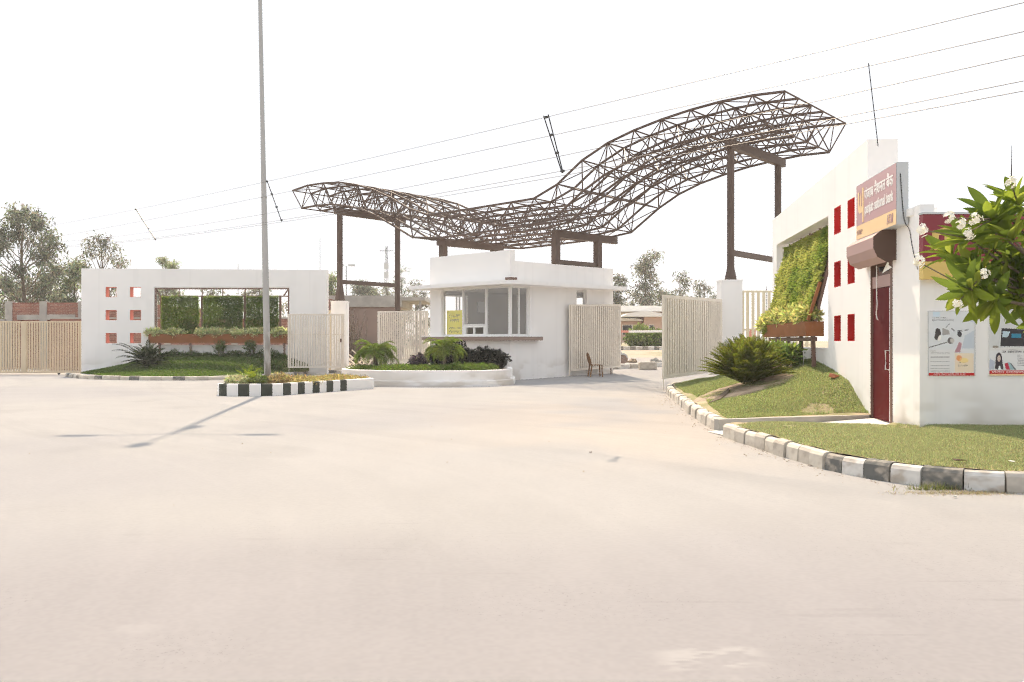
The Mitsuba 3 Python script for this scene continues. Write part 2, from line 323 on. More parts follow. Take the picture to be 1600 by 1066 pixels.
# ------------------------------------------------------------------ right wall
k = thing('feature_wall', 'tall white wall with six red openings beside the bank door', 'wall')
cols_, rows_ = [(-2.62, -2.09), (-1.60, -1.09)], [(3.46, 3.98), (2.44, 2.93), (1.40, 1.89)]
holes = [sbox(a, z0, b, z1) for a, b in cols_ for z0, z1 in rows_]
wall = Polygon([(-9.4, -0.2), (-0.27, -0.2), (-0.27, 4.83), (-9.4, 4.62)]).difference(sbox(-8.8, 1.25, -3.1, 3.90))
for h in holes: wall = wall.difference(h)
part(k, 'wall_body', slab(wall, 0.50, RW(0, -0.50), -D_R), 'm_wall')
for h in holes: part(k, 'red_reveal', liner(h, 0.495, RW(0, -0.4975), -D_R), 'm_red')

# ------------------------------------------------------------------ gates
def gate(label, P0, P1, z0, z1, n, bw, m, group=None, rail=0.06, hinge_posts=True, extras=(), bd=0.045, cat='gate', sheet=0.0):
    P0, P1 = A(*P0, 0), A(*P1, 0); z0, z1 = A(*np.broadcast_to(z0, 2)), A(*np.broadcast_to(z1, 2))
    k = thing('gate', label, cat, group)
    q = lambda t, z: P0 * (1 - t) + P1 * t + A(0, 0, z[0] * (1 - t) + z[1] * t)
    part(k, 'top_rail', bar(q(0, z1), q(1, z1), 0.05, rail), m); part(k, 'bottom_rail', bar(q(0, z0), q(1, z0), 0.05, rail), m)
    U = (P1 - P0) / np.linalg.norm(P1 - P0); L = np.linalg.norm(P1 - P0); e = (rail / 2) / L
    for t in (e, 1 - e): part(k, 'stile', bar(q(t, z0 + rail / 2), q(t, z1 - rail / 2), 0.05, rail, up=U), m)
    for i in range(n):
        t = (i + 1) / (n + 1); a, b = q(t, z0 + rail / 2), q(t, z1 - rail / 2)
        part(k, 'slat', bar(a, b, bd, bw, up=U), m)
    if sheet:
        off = np.cross(U, EZ) * sheet
        part(k, 'sheet', bar((q(0.004, z0) + q(0.004, z1)) / 2 + off, (q(0.996, z0) + q(0.996, z1)) / 2 + off, 0.006, float((z1 - z0).min()) - rail, up=(0, 0, 1)), 'm_gate_sheet')
    for z in extras:
        zz = z0 * (1 - z) + z1 * z; off = np.cross(U, EZ) * -0.032
        part(k, 'cross_rail', bar(q(0.01, zz) + off, q(0.99, zz) + off, 0.03, 0.035), m)
    return k, q, U
X0 = -17.96
k, q, U = gate('long cream sliding gate at the left edge of the forecourt', (-25.0, 39.4), (X0, 39.4), 0.10, 2.20, 64, 0.056, 'm_gate_cream', extras=(0.08,))
part(k, 'lock_post', bar((-20.35, 39.37, 0.12), (-20.35, 39.37, 2.18), 0.05, 0.2, up=(1, 0, 0)), 'm_gate_cream')
for x in (-23.5, -18.9): part(k, 'wheel', place(lathe([(0.0, -0.02), (0.05, -0.02), (0.05, 0.02), (0.0, 0.02)], 14), A(x, 39.4, 0.05), (1, 0, 0), (0, 0, 1), (0, -1, 0)), 'm_dark')
k, q, U = gate('small white slatted gate leaf in front of the left gate pillar', (-8.91, 37.55), (-6.88, 38.72), (0.36, 0.34), (2.45, 2.48), 21, 0.052, 'm_gate_white', extras=(0.62,))
part(k, 'drop_bolt', rod(q(0.02, A(0.02, 0.02)), q(0.02, A(0.5, 0.5)), 0.012), 'm_gate_white')
part(k, 'lock_plate', bar(q(0.94, A(1.35, 1.35)), q(0.94, A(1.5, 1.5)), 0.07, 0.05, up=U), 'm_frame_brown')
part(k, 'handle', bar(q(0.62, A(0.55, 0.55)) + A(.03, -.04, 0), q(0.78, A(0.55, 0.55)) + A(.03, -.04, 0), 0.02, 0.05), 'm_gate_white')
k, q, U = gate('white slatted gate leaf hinged on the far left end of the guard booth', (-5.30, 37.3), (-3.28, 36.75), (0.25, 0.25), (2.55, 2.54), 24, 0.047, 'm_gate_white', extras=(0.42,))
k, q, U = gate('white slatted gate leaf standing behind the brown plastic chair', (2.18, 35.22), (4.22, 36.72), (0.30, 0.42), (2.73, 2.80), 23, 0.064, 'm_gate_white', sheet=-0.03)
part(k, 'latch', bar(q(0.97, A(1.5, 1.5)) + A(.02, -.05, 0), q(0.97, A(1.62, 1.62)) + A(.02, -.05, 0), 0.04, 0.06), 'm_gate_white')
part(k, 'hinge', rod(q(-0.02, A(0.1, 0.1)), q(-0.02, A(2.75, 2.75)), 0.025), 'm_gate_white')
part(k, 'drop_bolt', bar(q(0.80, A(0.12, 0.12)), q(0.80, A(0.36, 0.36)), 0.04, 0.07), 'm_frame_brown')
k, q, U = gate('big white slatted gate leaf swung open towards the road beside the right gate pillar', (4.15, 26.0), (6.54, 29.5), (0.40, 0.50), (2.63, 2.66), 25, 0.098, 'm_gate_white', rail=0.09, sheet=-0.03)
part(k, 'drop_bolt', rod(q(0.01, A(0.03, 0.03)), q(0.01, A(0.5, 0.5)), 0.014), 'm_gate_white')
part(k, 'latch', bar(q(0.08, A(1.45, 1.45)) + A(-.05, 0, 0), q(0.08, A(1.6, 1.6)) + A(-.05, 0, 0), 0.05, 0.05), 'm_gate_white')
gate('pale cream bar fence panel between the right gate pillar and the tall wall', (7.36, 30.2), (9.6, 30.2), 0.9, 2.98, 12, 0.085, 'm_fence_cream', extras=(0.18, 0.42), cat='fence')

# ------------------------------------------------------------------ gate pillars
def pillar(label, x0, x1, y, z1, w):
    k = thing('gate_pillar', label, 'pillar')
    part(k, 'shaft', bx(x0, x1, y - w / 2, y + w / 2, -0.2, z1 - 0.05), 'm_wall')
    part(k, 'cap', bx(x0 - 0.015, x1 + 0.015, y - w / 2 - 0.015, y + w / 2 + 0.015, z1 - 0.05, z1), 'm_wall')
pillar('white gate pillar between the six-hole wall and the booth, under a canopy column', -7.80, -7.13, 41.0, 3.13, 0.66)
pillar('white gate pillar right of the big open gate leaf, under a canopy column', 6.54, 7.20, 29.85, 3.32, 0.66)
k = single('low_wall', bx(-8.30, -7.805, 40.7, 41.2, -0.1, 2.72), 'm_gate_cream', 'short cream wall stub joining the six-hole wall to the left gate pillar', 'wall')

# ------------------------------------------------------------------ guard booth
C_B = A(-0.07, 33.3, 0); L_B, R_B = A(-0.6954, 0.7186, 0), A(0.7186, 0.6954, 0)
def BB(a, b, z=0.0): return C_B + L_B * a + R_B * b + A(0, 0, z)
def bbox(a0, a1, b0, b1, z0, z1): return place(bx(b0, b1, a0, a1, z0, z1), C_B, R_B, L_B, EZ)
bo = thing('guard_booth', 'white flat-roofed guard booth with corner windows under the canopy', 'booth')
zb, zt, s0, s1 = -0.2, 3.37, 1.60, 3.34
AL, BR, th = 4.45, 5.64, 0.20
# left face (towards the forecourt, left): u = -a, extruded outwards from b = th to b = 0
def LF(poly, b0, thick): return slab(poly, thick, C_B + R_B * b0, -L_B)        # from b0 outwards (towards -b)
def RF(poly, a0, thick): return slab(poly, thick, C_B + L_B * a0, R_B)         # from a0 outwards (towards -a)
part(bo, 'wall', LF(sbox(-AL, zb, 0, zt).difference(sbox(-3.76, s0, 0.1, s1)), th, th), 'm_wall')
part(bo, 'wall', RF(sbox(th + .002, zb, BR, zt).difference(sbox(0.1, s0, 0.99, s1)).difference(sbox(3.5, 2.25, 4.08, s1)), th, th), 'm_wall')
part(bo, 'wall', RF(sbox(th + .002, zb, BR, zt).difference(sbox(0.5, 1.3, 1.75, 3.2)), AL, th), 'm_wall')
part(bo, 'wall', LF(sbox(-AL + th + .002, zb, -th - .002, zt).difference(sbox(-3.2, 1.4, -1.2, 3.2)), BR, th), 'm_wall')
part(bo, 'inner_lining', RF(sbox(th + .01, .43, BR - th - .01, zt - .01).difference(sbox(0.5, 1.3, 1.75, 3.2)), AL - th - .004, .012), 'm_room')
part(bo, 'inner_lining', LF(sbox(-AL + th + .02, .43, -th - .01, zt - .01).difference(sbox(-3.2, 1.4, -1.2, 3.2)), BR - th - .004, .012), 'm_room')
part(bo, 'inner_lining', bbox(th, AL - th - .02, th, BR - th - .02, zt - .03, zt - .01), 'm_room')
part(bo, 'floor', bbox(th, AL - th, th, BR - th, 0.30, 0.42), 'm_concrete')
roof = sbox(-0.72, -0.72, 5.64, 4.86)     # (b, a)
r_ = 0.55
roof = roof.difference(sbox(-0.73, -0.73, -0.72 + r_, -0.72 + r_)).union(Polygon([(-0.72 + r_ - r_ * math.cos(t), -0.72 + r_ - r_ * math.sin(t)) for t in lin(0, math.pi / 2, 9)] + [(-0.72 + r_, -0.72 + r_)]).buffer(0.001))
part(bo, 'roof_slab', place(flat(roof, 0.135, zt), C_B, R_B, L_B, EZ).copy(), 'm_wall')
pz = zt + 0.135
part(bo, 'parapet', bbox(0.0, AL, 0.0, 0.24, pz, 4.62), 'm_wall')
part(bo, 'parapet', bbox(0.0, 0.22, 0.242, BR, pz, 4.24), 'm_wall')
part(bo, 'parapet', bbox(AL - 0.22, AL, 0.242, BR, pz, 4.24), 'm_wall')
part(bo, 'parapet', bbox(0.222, AL - 0.222, BR - 0.22, BR, pz, 4.24), 'm_wall')
part(bo, 'drain_box', bbox(-0.36, -0.06, -0.30, 0.0, pz, pz + 0.12), 'm_frame_brown')
sl = Polygon([(-0.26, -0.26), (1.40, -0.26), (1.40, -0.003), (-0.003, -0.003), (-0.003, 4.65), (-0.26, 4.65)])
part(bo, 'sill_board', place(flat(sl.buffer(0.02, join_style=2).difference(sbox(-0.003, -0.003, 9, 9)), 0.035, 1.55), C_B, R_B, L_B, EZ), 'm_alu_white')
part(bo, 'sill', place(flat(sl, 0.125, 1.425), C_B, R_B, L_B, EZ), 'm_sill_brown')
def win(parent, face, u0, u1, z0, z1, d0, fw=0.05, m='m_alu_white', mull=(), glass=True, low=None):
    w = part(parent, 'window', face(sbox(u0, z0, u1, z1).difference(sbox(u0 + fw, z0 + fw, u1 - fw, z1 - fw)), d0, 0.06), m)
    for x in mull: part(w, 'mullion', face(sbox(x - fw / 2, z0 + fw, x + fw / 2, z1 - fw), d0 - 0.004, 0.052), m)
    if glass:
        xs = [u0 + fw, *[x for x in mull], u1 - fw]
        for a, b in zip(xs, xs[1:]):
            v = sbox(a + 0.002, z0 + fw, b - 0.002, z1 - fw).exterior.coords[:-1]
            mm = face(sbox(a + 0.002, z0 + fw, b - 0.002, z1 - fw), d0 - 0.03, 0.001)
            c = mm.vertices[mm.faces[np.argmax(mm.area_faces)]]
            n = np.cross(c[1] - c[0], c[2] - c[0]); n /= np.linalg.norm(n)
            keep = np.abs(mm.face_normals @ n - 1) < 1e-3
            part(w, 'pane', mesh(mm.vertices, mm.faces[keep]), 'm_glass')
    return w
for u0, u1 in ((-3.76, -2.60), (-2.58, -1.34), (-1.32, -0.12)):
    mull = ()
    z0 = s0 if u0 != -2.58 else 1.98
    win(bo, LF, u0, u1, z0, s1, 0.13, 0.045, mull=mull)
hatch = sbox(-2.58, s0, -1.34, 1.975).difference(sbox(-2.44, 1.66, -2.02, 1.90)).difference(sbox(-1.95, 1.66, -1.46, 1.90))
part(bo, 'service_hatch', LF(hatch, 0.12, 0.06), 'm_white')
part(bo, 'corner_post', bbox(0.03, 0.11, 0.03, 0.11, s0, s1), 'm_alu_white')
win(bo, RF, 0.115, 0.99, s0, s1, 0.13, 0.05, mull=(0.53,))
win(bo, RF, 3.5, 4.08, 2.25, s1, 0.16, 0.06, mull=())
win(bo, RF, 0.5, 1.75, 1.3, 3.2, AL - 0.06, 0.05, mull=(1.27, 1.42))
win(bo, LF, -3.2, -1.2, 1.4, 3.2, BR - 0.06, 0.05, mull=(-2.2,))
# things inside and on the booth
k = single('desk', cat_([bbox(0.35, 2.2, 0.75, 1.45, 1.08, 1.12), bbox(0.4, 0.45, 0.8, 1.4, 0.42, 1.08), bbox(2.1, 2.15, 0.8, 1.4, 0.42, 1.08)]), 'm_room', 'pale desk inside the guard booth', 'desk')
k = thing('office_chair', 'grey office chair behind the booth window', 'chair')
part(k, 'seat', bbox(0.9, 1.45, 1.7, 2.2, 0.86, 0.94), 'm_dark'); part(k, 'backrest', bbox(0.92, 1.43, 2.2, 2.27, 1.0, 1.95), 'm_sign_grey'); part(k, 'stem', rod(BB(1.17, 1.95, 0.42), BB(1.17, 1.95, 0.86), 0.04), 'm_dark')
single('notice_board', bbox(AL - th - 0.045, AL - th - 0.018, 2.25, 2.75, 2.55, 2.98), 'm_sign_grey', 'grey notice board on the back wall inside the booth', 'board')
k = thing('notice', 'yellow notice with dark handwriting standing inside the left booth window', 'sign')
NP = lambda poly, th_, d: LF(poly, d, th_)
part(k, 'panel', NP(sbox(-3.70, 1.63, -2.78, 2.56), 0.012, 0.23), 'm_notice')
rng = np.random.default_rng(5)
def scribble(x0, x1, z, h, n, slant, rng):
    out = []
    w = (x1 - x0) / n
    for i in range(n):
        x = x0 + w * i; t = rng.random()
        out.append(LineString([(x, z), (x + slant * h, z + h)]).buffer(h * 0.09))
        if t < 0.45: out.append(LineString([(x + slant * h, z + h), (x + w * 0.7 + slant * h, z + h * .95), (x + w * .6 + slant * h * .5, z + h * .5), (x + slant * h * .5, z + h * .45)]).buffer(h * 0.07))
        elif t < 0.8: out.append(LineString([(x, z), (x + w * 0.5, z + h * .1), (x + w * .62, z + h * .7)]).buffer(h * 0.07))
    from shapely import union_all
    return union_all(out)
for z, h, n, a, b in ((2.30, 0.10, 5, -3.55, -2.95), (2.12, 0.10, 5, -3.50, -2.92), (1.86, 0.065, 9, -3.56, -2.86), (1.72, 0.075, 8, -3.54, -2.84)):
    part(k, 'writing', NP(scribble(a, b, z, h, n, 0.35, rng), 0.002, 0.2165), 'm_ink')
# brown plastic chair by the gate
def chair_mesh(O, rot):
    k = thing('plastic_chair', 'brown armless plastic chair standing in front of the white gate leaf', 'chair')
    R = trimesh.transformations.rotation_matrix(rot, [0, 0, 1]); R[:3, 3] = O
    def p(n, m, sm=False): m = m.copy(); m.apply_transform(R); part(k, n, m, 'm_plastic_brown', sm)
    seat = cbox(0.44, 0.42, 0.03, 0.012); seat.apply_translation([0, 0, 0.44]); p('seat', seat)
    for x, y in ((0.19, 0.18), (0.19, -0.18)): p('leg', bar((x + .02, y * 1.08, 0), (x, y, 0.43), 0.045, 0.04, c=0.008))
    for y in (0.18, -0.18): p('leg', bar((-0.25, y * 1.08, 0), (-0.19, y, 0.43), 0.05, 0.055, c=0.008))
    arc = [(-0.20, -0.19, 0.43), (-0.25, -0.205, 0.62), (-0.295, -0.185, 0.78), (-0.315, -0.10, 0.86), (-0.32, 0, 0.885), (-0.315, 0.10, 0.86), (-0.295, 0.185, 0.78), (-0.25, 0.205, 0.62), (-0.20, 0.19, 0.43)]
    p('back_frame', ptube(spline(arc, 28), 0.021, 7), True)
    for y in (-0.11, -0.037, 0.037, 0.11): p('back_slat', bar((-0.215, y * .9, 0.455), (-0.312, y, 0.85), 0.045, 0.012))
gx = gnd(932, 585)
chair_mesh(A(3.12, 35.2, float(gz(3.12, 35.2))), 0.15)

# ------------------------------------------------------------------ canopy space frame
O_C, U_C, W_C = A(-7.47, 41.0, 0), A(0.785, -0.6195, 0), A(0.6195, 0.785, 0)
pu = [-2.14, -1.14, 0.11, 2.11, 3.62, 5.05, 5.80, 7.5, 9.5, 11.45, 12.98, 14.3, 15.9, 17.27, 19.02, 20.39]
pzz = [8.03, 8.16, 8.15, 7.84, 7.31, 6.60, 6.28, 6.31, 6.38, 6.46, 7.42, 8.02, 8.42, 8.64, 8.77, 8.72]
ztop = PchipInterpolator(pu, pzz)
NJ = 22; un = lin(-2.14, 20.39, NJ + 1); um = (un[1:] + un[:-1]) / 2
def nrm(u):
    d = (ztop(u + .05) - ztop(u - .05)) / .1
    # average the slope a little so that kinks stay sharp but not broken
    d = 0.5 * d + 0.25 * ((ztop(min(u + .6, 20.39)) - ztop(u)) / .6 if u < 19.7 else d) + 0.25 * ((ztop(u) - ztop(max(u - .6, -2.14))) / .6 if u > -1.5 else d)
    n = A(-d, 1); return n / np.linalg.norm(n)
wl = lin(-0.85, 4.35, 6)
def cpt(u, w, z): return O_C + U_C * u + W_C * w + A(0, 0, z)
TOP = np.array([[cpt(u, w, float(ztop(u))) for u in un] for w in wl])
BOT = []
for w in wl:
    row = []
    for u in um:
        n = nrm(u); zz = float(ztop(u)); row.append(cpt(u - 0.93 * n[0], w, zz - 0.93 * n[1]))
    BOT.append(row)
BOT = np.array(BOT)
cn = thing('steel_canopy', 'brown steel space frame canopy waving over the gateway', 'canopy')
for k in range(6):
    part(cn, 'top_chord', ptube(TOP[k], 0.041, 7), 'm_steel_brown', True)
    part(cn, 'bottom_chord', ptube(BOT[k], 0.041, 7), 'm_steel_brown', True)
for j in range(NJ + 1): part(cn, 'cross_bar', rod(TOP[0, j], TOP[5, j], 0.025, 6), 'm_steel_brown', 40)
for j in range(NJ): part(cn, 'cross_bar', rod(BOT[0, j], BOT[5, j], 0.025, 6), 'm_steel_brown', 40)
for k in range(6):
    for j in range(NJ):
        part(cn, 'web_bar', rod(TOP[k, j], BOT[k, j], 0.0235, 5), 'm_steel_brown', 50)
        part(cn, 'web_bar', rod(BOT[k, j], TOP[k, j + 1], 0.0235, 5), 'm_steel_brown', 50)
for k in range(5):
    for j in range(NJ):
        a, b = (k, k + 1) if (j + k) % 2 == 0 else (k + 1, k)
        part(cn, 'brace', rod(BOT[a, j], TOP[b, j + (j % 2)], 0.017, 5), 'm_steel_brown', 50)
        part(cn, 'diagonal_brace', rod(TOP[a, j], TOP[b, j + 1], 0.017, 5), 'm_steel_brown', 50)
        if j < NJ - 1: part(cn, 'lower_brace', rod(BOT[b, j], BOT[a, j + 1], 0.017, 5), 'm_steel_brown', 50)
def zbot(u): return float(np.interp(u, BOT[0] @ U_C - O_C @ U_C, BOT[0][:, 2]))
def column(parent, P, z0, z1, r, flare=0.0, fh=1.0):
    prof = [(0.0, z0), (r + flare, z0), (r + flare, z0 + 0.08 * fh), (r + flare * .62, z0 + 0.40 * fh), (r + flare * 0.2, z0 + 0.75 * fh), (r, z0 + fh), (r, z1), (0.0, z1)] if flare else [(0.0, z0), (r, z0), (r, z1), (0.0, z1)]
    part(parent, 'column', place(lathe(prof, 18), A(P[0], P[1], 0)), 'm_steel_brown', 35)
def portal(label, P, Q, zb_, rP, rQ, zp, zq, flare, tie, round_=True, over=(0.25, 0.45), fh=1.0):
    k = thing('canopy_support', label, 'support frame')
    P, Q = A(*P[:2], 0), A(*Q[:2], 0); d = (Q - P) / np.linalg.norm(Q - P)
    zt_ = zb_ - 0.05
    if round_:
        column(k, P, zp, zt_ - 0.28, rP, flare, fh); column(k, Q, zq, zt_ - 0.28, rQ)
    else:
        for X, z in ((P, zp), (Q, zq)): part(k, 'column', bar(X + A(0, 0, z), X + A(0, 0, zt_ - 0.28), 0.24, 0.24, up=d), 'm_steel_brown')
    part(k, 'cap_beam', bar(P - d * over[0] + A(0, 0, zt_ - 0.14), Q + d * over[1] + A(0, 0, zt_ - 0.14), 0.2, 0.28), 'm_steel_brown')
    if tie: part(k, 'tie_beam', bar(P + d * 0.1 + A(0, 0, tie), Q - d * 0.1 + A(0, 0, tie), 0.13, 0.17), 'm_steel_brown')
    return k
portal('tall brown double column frame left of the booth carrying the canopy', cpt(0, 0, 0), cpt(0, 3.5, 0), zbot(0), 0.125, 0.125, 3.13, 0.0, 0.10, 3.97, fh=0.75)
portal('tall brown double column frame on the right gate pillar carrying the canopy', cpt(18.26, 0.02, 0), cpt(18.26, 3.75, 0), zbot(18.2), 0.112, 0.112, 3.32, 0.0, 0.075, 4.18, fh=0.42)
portal('short brown column frame on the left part of the booth roof', BB(4.2, 0.45), BB(4.2, 3.15), 5.42, 0, 0, pz, pz, 0, None, False)
k = portal('short brown column frame on the right parapet of the booth roof', BB(0.12, 2.48), BB(0.12, 4.85), 5.58, 0, 0, 4.24, 4.24, 0, 4.34, False, over=(0.1, 1.1))

# ------------------------------------------------------------------ bank room, door, sign boards
DEVANAGARI = [[[(370,39),(370,46),(395,46),(392,50),(382,49),(380,55),(384,56),(382,65),(384,66),(393,66),(396,65),(400,60),(406,60),(408,56),(407,52),(405,51),(405,47),(406,46),(469,46),(469,39),(446,39),(446,29),(457,30),(459,29),(464,23),(465,16),(462,5),(460,2),(457,2),(453,5),(457,14),(457,20),(454,23),(450,23),(446,19),(446,0),(445,-1),(438,-1),(438,10),(435,10),(433,8),(421,9),(416,13),(414,18),(415,27),(420,32),(425,34),(438,34),(438,39),(407,39),(407,0),(399,-1),(399,9),(393,7),(381,8),(375,13),(373,18),(374,27),(378,32),(385,35),(399,34),(399,39)],[(422,23),(423,17),(426,15),(434,16),(438,19),(438,27),(424,26)],[(390,28),(396,19),(399,19),(399,27)],[(386,58),(386,57),(394,57),(392,59)],[(382,25),(381,18),(383,15),(391,14),(391,16),(384,23),(384,25)]],[[(216,16),(217,23),(224,24),(226,22),(230,22),(232,25),(224,27),(220,30),(218,34),(219,43),(225,47),(233,47),(237,45),(242,39),(243,30),(241,23),(235,16),(244,6),(245,3),(239,-1),(229,12),(220,13)],[(225,38),(226,34),(229,33),(235,33),(234,37),(231,40),(226,40)]],[[(243,39),(244,46),(354,46),(354,39),(346,39),(346,-1),(339,-1),(339,23),(338,25),(333,23),(329,14),(322,16),(324,22),(323,24),(317,25),(314,24),(313,18),(314,15),(320,8),(322,8),(326,4),(326,2),(322,-2),(319,-1),(309,9),(305,17),(306,26),(311,31),(322,32),(329,29),(332,31),(339,32),(338,39),(298,39),(298,0),(297,-1),(290,-1),(290,21),(279,21),(279,16),(276,13),(271,13),(265,20),(265,26),(267,28),(290,28),(290,39),(258,39),(258,0),(250,-1),(250,39)]],[[(173,39),(173,46),(197,46),(194,50),(184,49),(182,55),(186,56),(184,65),(186,66),(198,65),(203,60),(207,51),(207,47),(209,46),(216,46),(216,39),(209,39),(209,0),(208,-1),(201,-1),(201,21),(190,21),(190,16),(187,13),(182,13),(176,20),(176,26),(178,28),(201,28),(201,39)],[(188,58),(188,57),(196,56),(194,59)]],[[(0,39),(0,46),(157,46),(157,39),(150,39),(150,0),(149,-1),(142,-1),(142,9),(136,7),(124,8),(118,13),(116,18),(117,27),(121,32),(128,35),(142,34),(142,39),(108,39),(108,-1),(100,0),(100,39),(90,39),(90,-1),(82,-1),(82,26),(73,26),(76,19),(76,12),(71,6),(60,5),(56,7),(50,13),(43,28),(43,30),(50,32),(56,17),(60,13),(66,12),(68,13),(68,20),(64,25),(61,26),(62,32),(63,33),(82,33),(82,39),(37,39),(36,37),(36,-1),(29,-1),(29,12),(24,10),(15,10),(8,15),(6,19),(6,39)],[(133,28),(139,19),(142,19),(142,27)],[(124,23),(125,16),(128,14),(134,14),(127,25)],[(14,21),(17,17),(22,17),(29,21),(29,39),(14,39)]],[[(28,58),(30,60),(36,60),(38,56),(37,52),(30,51),(28,53)]]]   # outlines of the sign's first line, 72 units to the em
bk = thing('bank_room', 'low white flat-roofed bank machine room with posters on its front wall', 'building')
YF = 13.40; XF = 5.785
# left face, s from -2.4 (corner) to 0.02; u = -s
lf = sbox(-0.27, -0.1, 2.40, 3.34).difference(sbox(-0.06, 0.10, 1.14, 2.72)).difference(sbox(-0.3, 3.30, -0.2, 3.4))
part(bk, 'side_wall', slab(lf, 0.2, RW(0, -0.2), -D_R), 'm_wall')
part(bk, 'front_wall', bx(XF + 0.02, 12.5, YF + 0.003, YF + 0.22, -0.1, 3.22), 'm_wall')
part(bk, 'corner', slab(Polygon([(0, 0), (0.05, 0), (0.05, 3.3), (0, 3.3)]), 0.0195, A(XF, YF + 0.02, 0), EX), 'm_wall')
part(bk, 'roof', bx(6.35, 12.5, YF + 0.23, 16.0, 3.02, 3.20), 'm_wall'); part(bk, 'roof', bx(7.0, 12.5, 16.002, 19.5, 3.02, 3.20), 'm_wall')
part(bk, 'roof_block', bx(XF + 0.0, XF + 0.36, YF + 0.25, YF + 1.5, 3.22, 3.33), 'm_wall')
part(bk, 'back_wall', bx(7.4, 12.5, 19.3, 19.5, -0.1, 3.02), 'm_wall')
part(bk, 'inner_wall', bx(7.6, 7.8, YF + 0.25, 19.2, -0.1, 3.0), 'm_room')
part(bk, 'floor', bx(6.1, 7.6, YF + 0.25, 17.0, 0.0, 0.11), 'm_concrete')
# shop door in the left face
dk = thing('shop_door', 'dark red narrow bank door with aluminium edge under the brown shutter box', 'door')
part(dk, 'leaf', slab(sbox(-0.015, 0.12, 0.90, 2.26), 0.04, RW(0, -0.065), -D_R), 'm_door_red')
part(dk, 'jamb', slab(sbox(-0.055, 0.10, -0.02, 2.72), 0.14, RW(0, -0.13), -D_R), 'm_frame_brown')
part(dk, 'jamb', slab(sbox(1.055, 0.10, 1.135, 2.72), 0.145, RW(0, -0.13), -D_R), 'm_frame_brown')
part(dk, 'aluminium_stile', slab(sbox(0.905, 0.12, 0.975, 2.24), 0.05, RW(0, -0.07), -D_R), 'm_alu_white')
part(dk, 'aluminium_stile', slab(sbox(0.99, 0.12, 1.04, 2.24), 0.05, RW(0, -0.07), -D_R), 'm_aluminium')
h_ = [RW(-0.94, -0.02, z) + N_R * o for z, o in ((0.95, 0), (0.95, 0.07), (1.25, 0.07), (1.25, 0))]
part(dk, 'handle', ptube(h_, 0.012, 7), 'm_aluminium')
part(dk, 'transom', slab(sbox(-0.015, 2.27, 1.05, 2.46), 0.06, RW(0, -0.07), -D_R), 'm_hood')
part(dk, 'shutter', slab(sbox(-0.015, 2.46, 1.05, 2.72), 0.03, RW(0, -0.11), -D_R), 'm_frame_brown')
part(dk, 'lock', slab(sbox(0.70, 1.02, 0.73, 1.06), 0.01, RW(0, -0.024), -D_R), 'm_aluminium')
hd = thing('shutter_box', 'brown faceted roller shutter box jutting out above the red door', 'shutter box')
pr = Polygon([(0, 2.66), (0.13, 2.62), (0.27, 2.70), (0.33, 2.83), (0.33, 3.0), (0.22, 3.09), (0, 3.11)])
part(hd, 'casing', slab(pr, 1.65, RW(-1.32), N_R).copy(), 'm_hood')
part(hd, 'end_plate', slab(pr.buffer(0.012, join_style=2), 0.015, RW(-1.337), N_R), 'm_dark_brown')
single('security_camera', rod(RW(-0.75, -0.05, 2.56), RW(-0.75, 0.09, 2.54), 0.04, 10), 'm_dark', 'small dark security camera in the shadow above the red door', 'camera')
single('torn_ribbon', ptube(spline([RW(-0.45, 0.05, 2.62), RW(-0.46, 0.05, 2.35), RW(-0.47, 0.055, 2.12), RW(-0.53, 0.06, 2.0), RW(-0.47, 0.06, 1.85), RW(-0.56, 0.06, 1.74)], 16), 0.009, 4), 'm_white', 'torn white ribbon hanging in front of the red door', 'ribbon')
single('paper_scrap', mesh([RW(-1.12, .05, 2.58), RW(-1.20, .08, 2.66), RW(-1.0, .12, 2.46), RW(-1.17, .02, 2.54)], [[0, 1, 2], [0, 2, 3]]), 'm_white', 'white scrap of paper stuck at the top of the door frame', 'paper')
# projecting sign box
sg = thing('bank_sign', 'maroon and yellow bank sign box with white lettering above the door', 'sign')
S0, S1, ZB, ZT = 0.26, -1.95, 3.11, 4.03                  # s at far and near end
part(sg, 'box', slab(sbox(-S0, ZB, -S1, ZT), 0.17, RW(0, 0.012), -D_R), 'm_sign_grey')
SO = 0.184
def SG(poly, th_, d, m, name): part(sg, name, slab(poly, th_, RW(-0.0, SO + d), -D_R), m)
SG(sbox(-S0 + .012, ZB + 0.235, -S1 - .006, ZT - .012), 0.004, 0, 'm_sign_maroon', 'maroon_panel')
SG(sbox(-S0 + .012, ZB + .008, -S1 - .006, ZB + 0.233), 0.004, 0, 'm_sign_yellow', 'yellow_panel')
def put_poly(rings_list, x, z, sc):
    return [affinity.affine_transform(Polygon(r[0], r[1:]).buffer(0), [sc, 0, 0, sc, x, z]) for r in rings_list]
from shapely import union_all
SG(union_all(put_poly(DEVANAGARI, 0.27, 3.72, 1.56 / 474)), 0.004, 0.006, 'm_white', 'lettering')
def text3(text, h, O, U, maxw=None, bold=True, thick=0.004):
    m = meshkit.text_mesh(text, h, thick, bold=bold); w = m.bounds[1][0]
    if maxw: m.apply_scale([maxw / w, 1, 1])
    U = A(*U); return place(m, O, U, EZ, np.cross(U, EZ))
part(sg, 'lettering', text3('punjab national bank', 0.145, RW(-0.28, SO + 0.006, 3.49), -D_R, 1.54), 'm_white')
em = sbox(-0.225, 3.40, -0.145, 3.97).union(Polygon([(-0.50, 3.93), (-0.42, 3.93), (-0.42, 3.72), (-0.385, 3.67), (-0.225, 3.67), (-0.225, 3.57), (-0.42, 3.57), (-0.47, 3.62), (-0.50, 3.69)]))
em = em.union(Polygon([(-0.36, 3.67), (-0.29, 3.67), (-0.29, 3.90), (-0.36, 3.84)]))
em = affinity.translate(em, 0.36, -0.03)
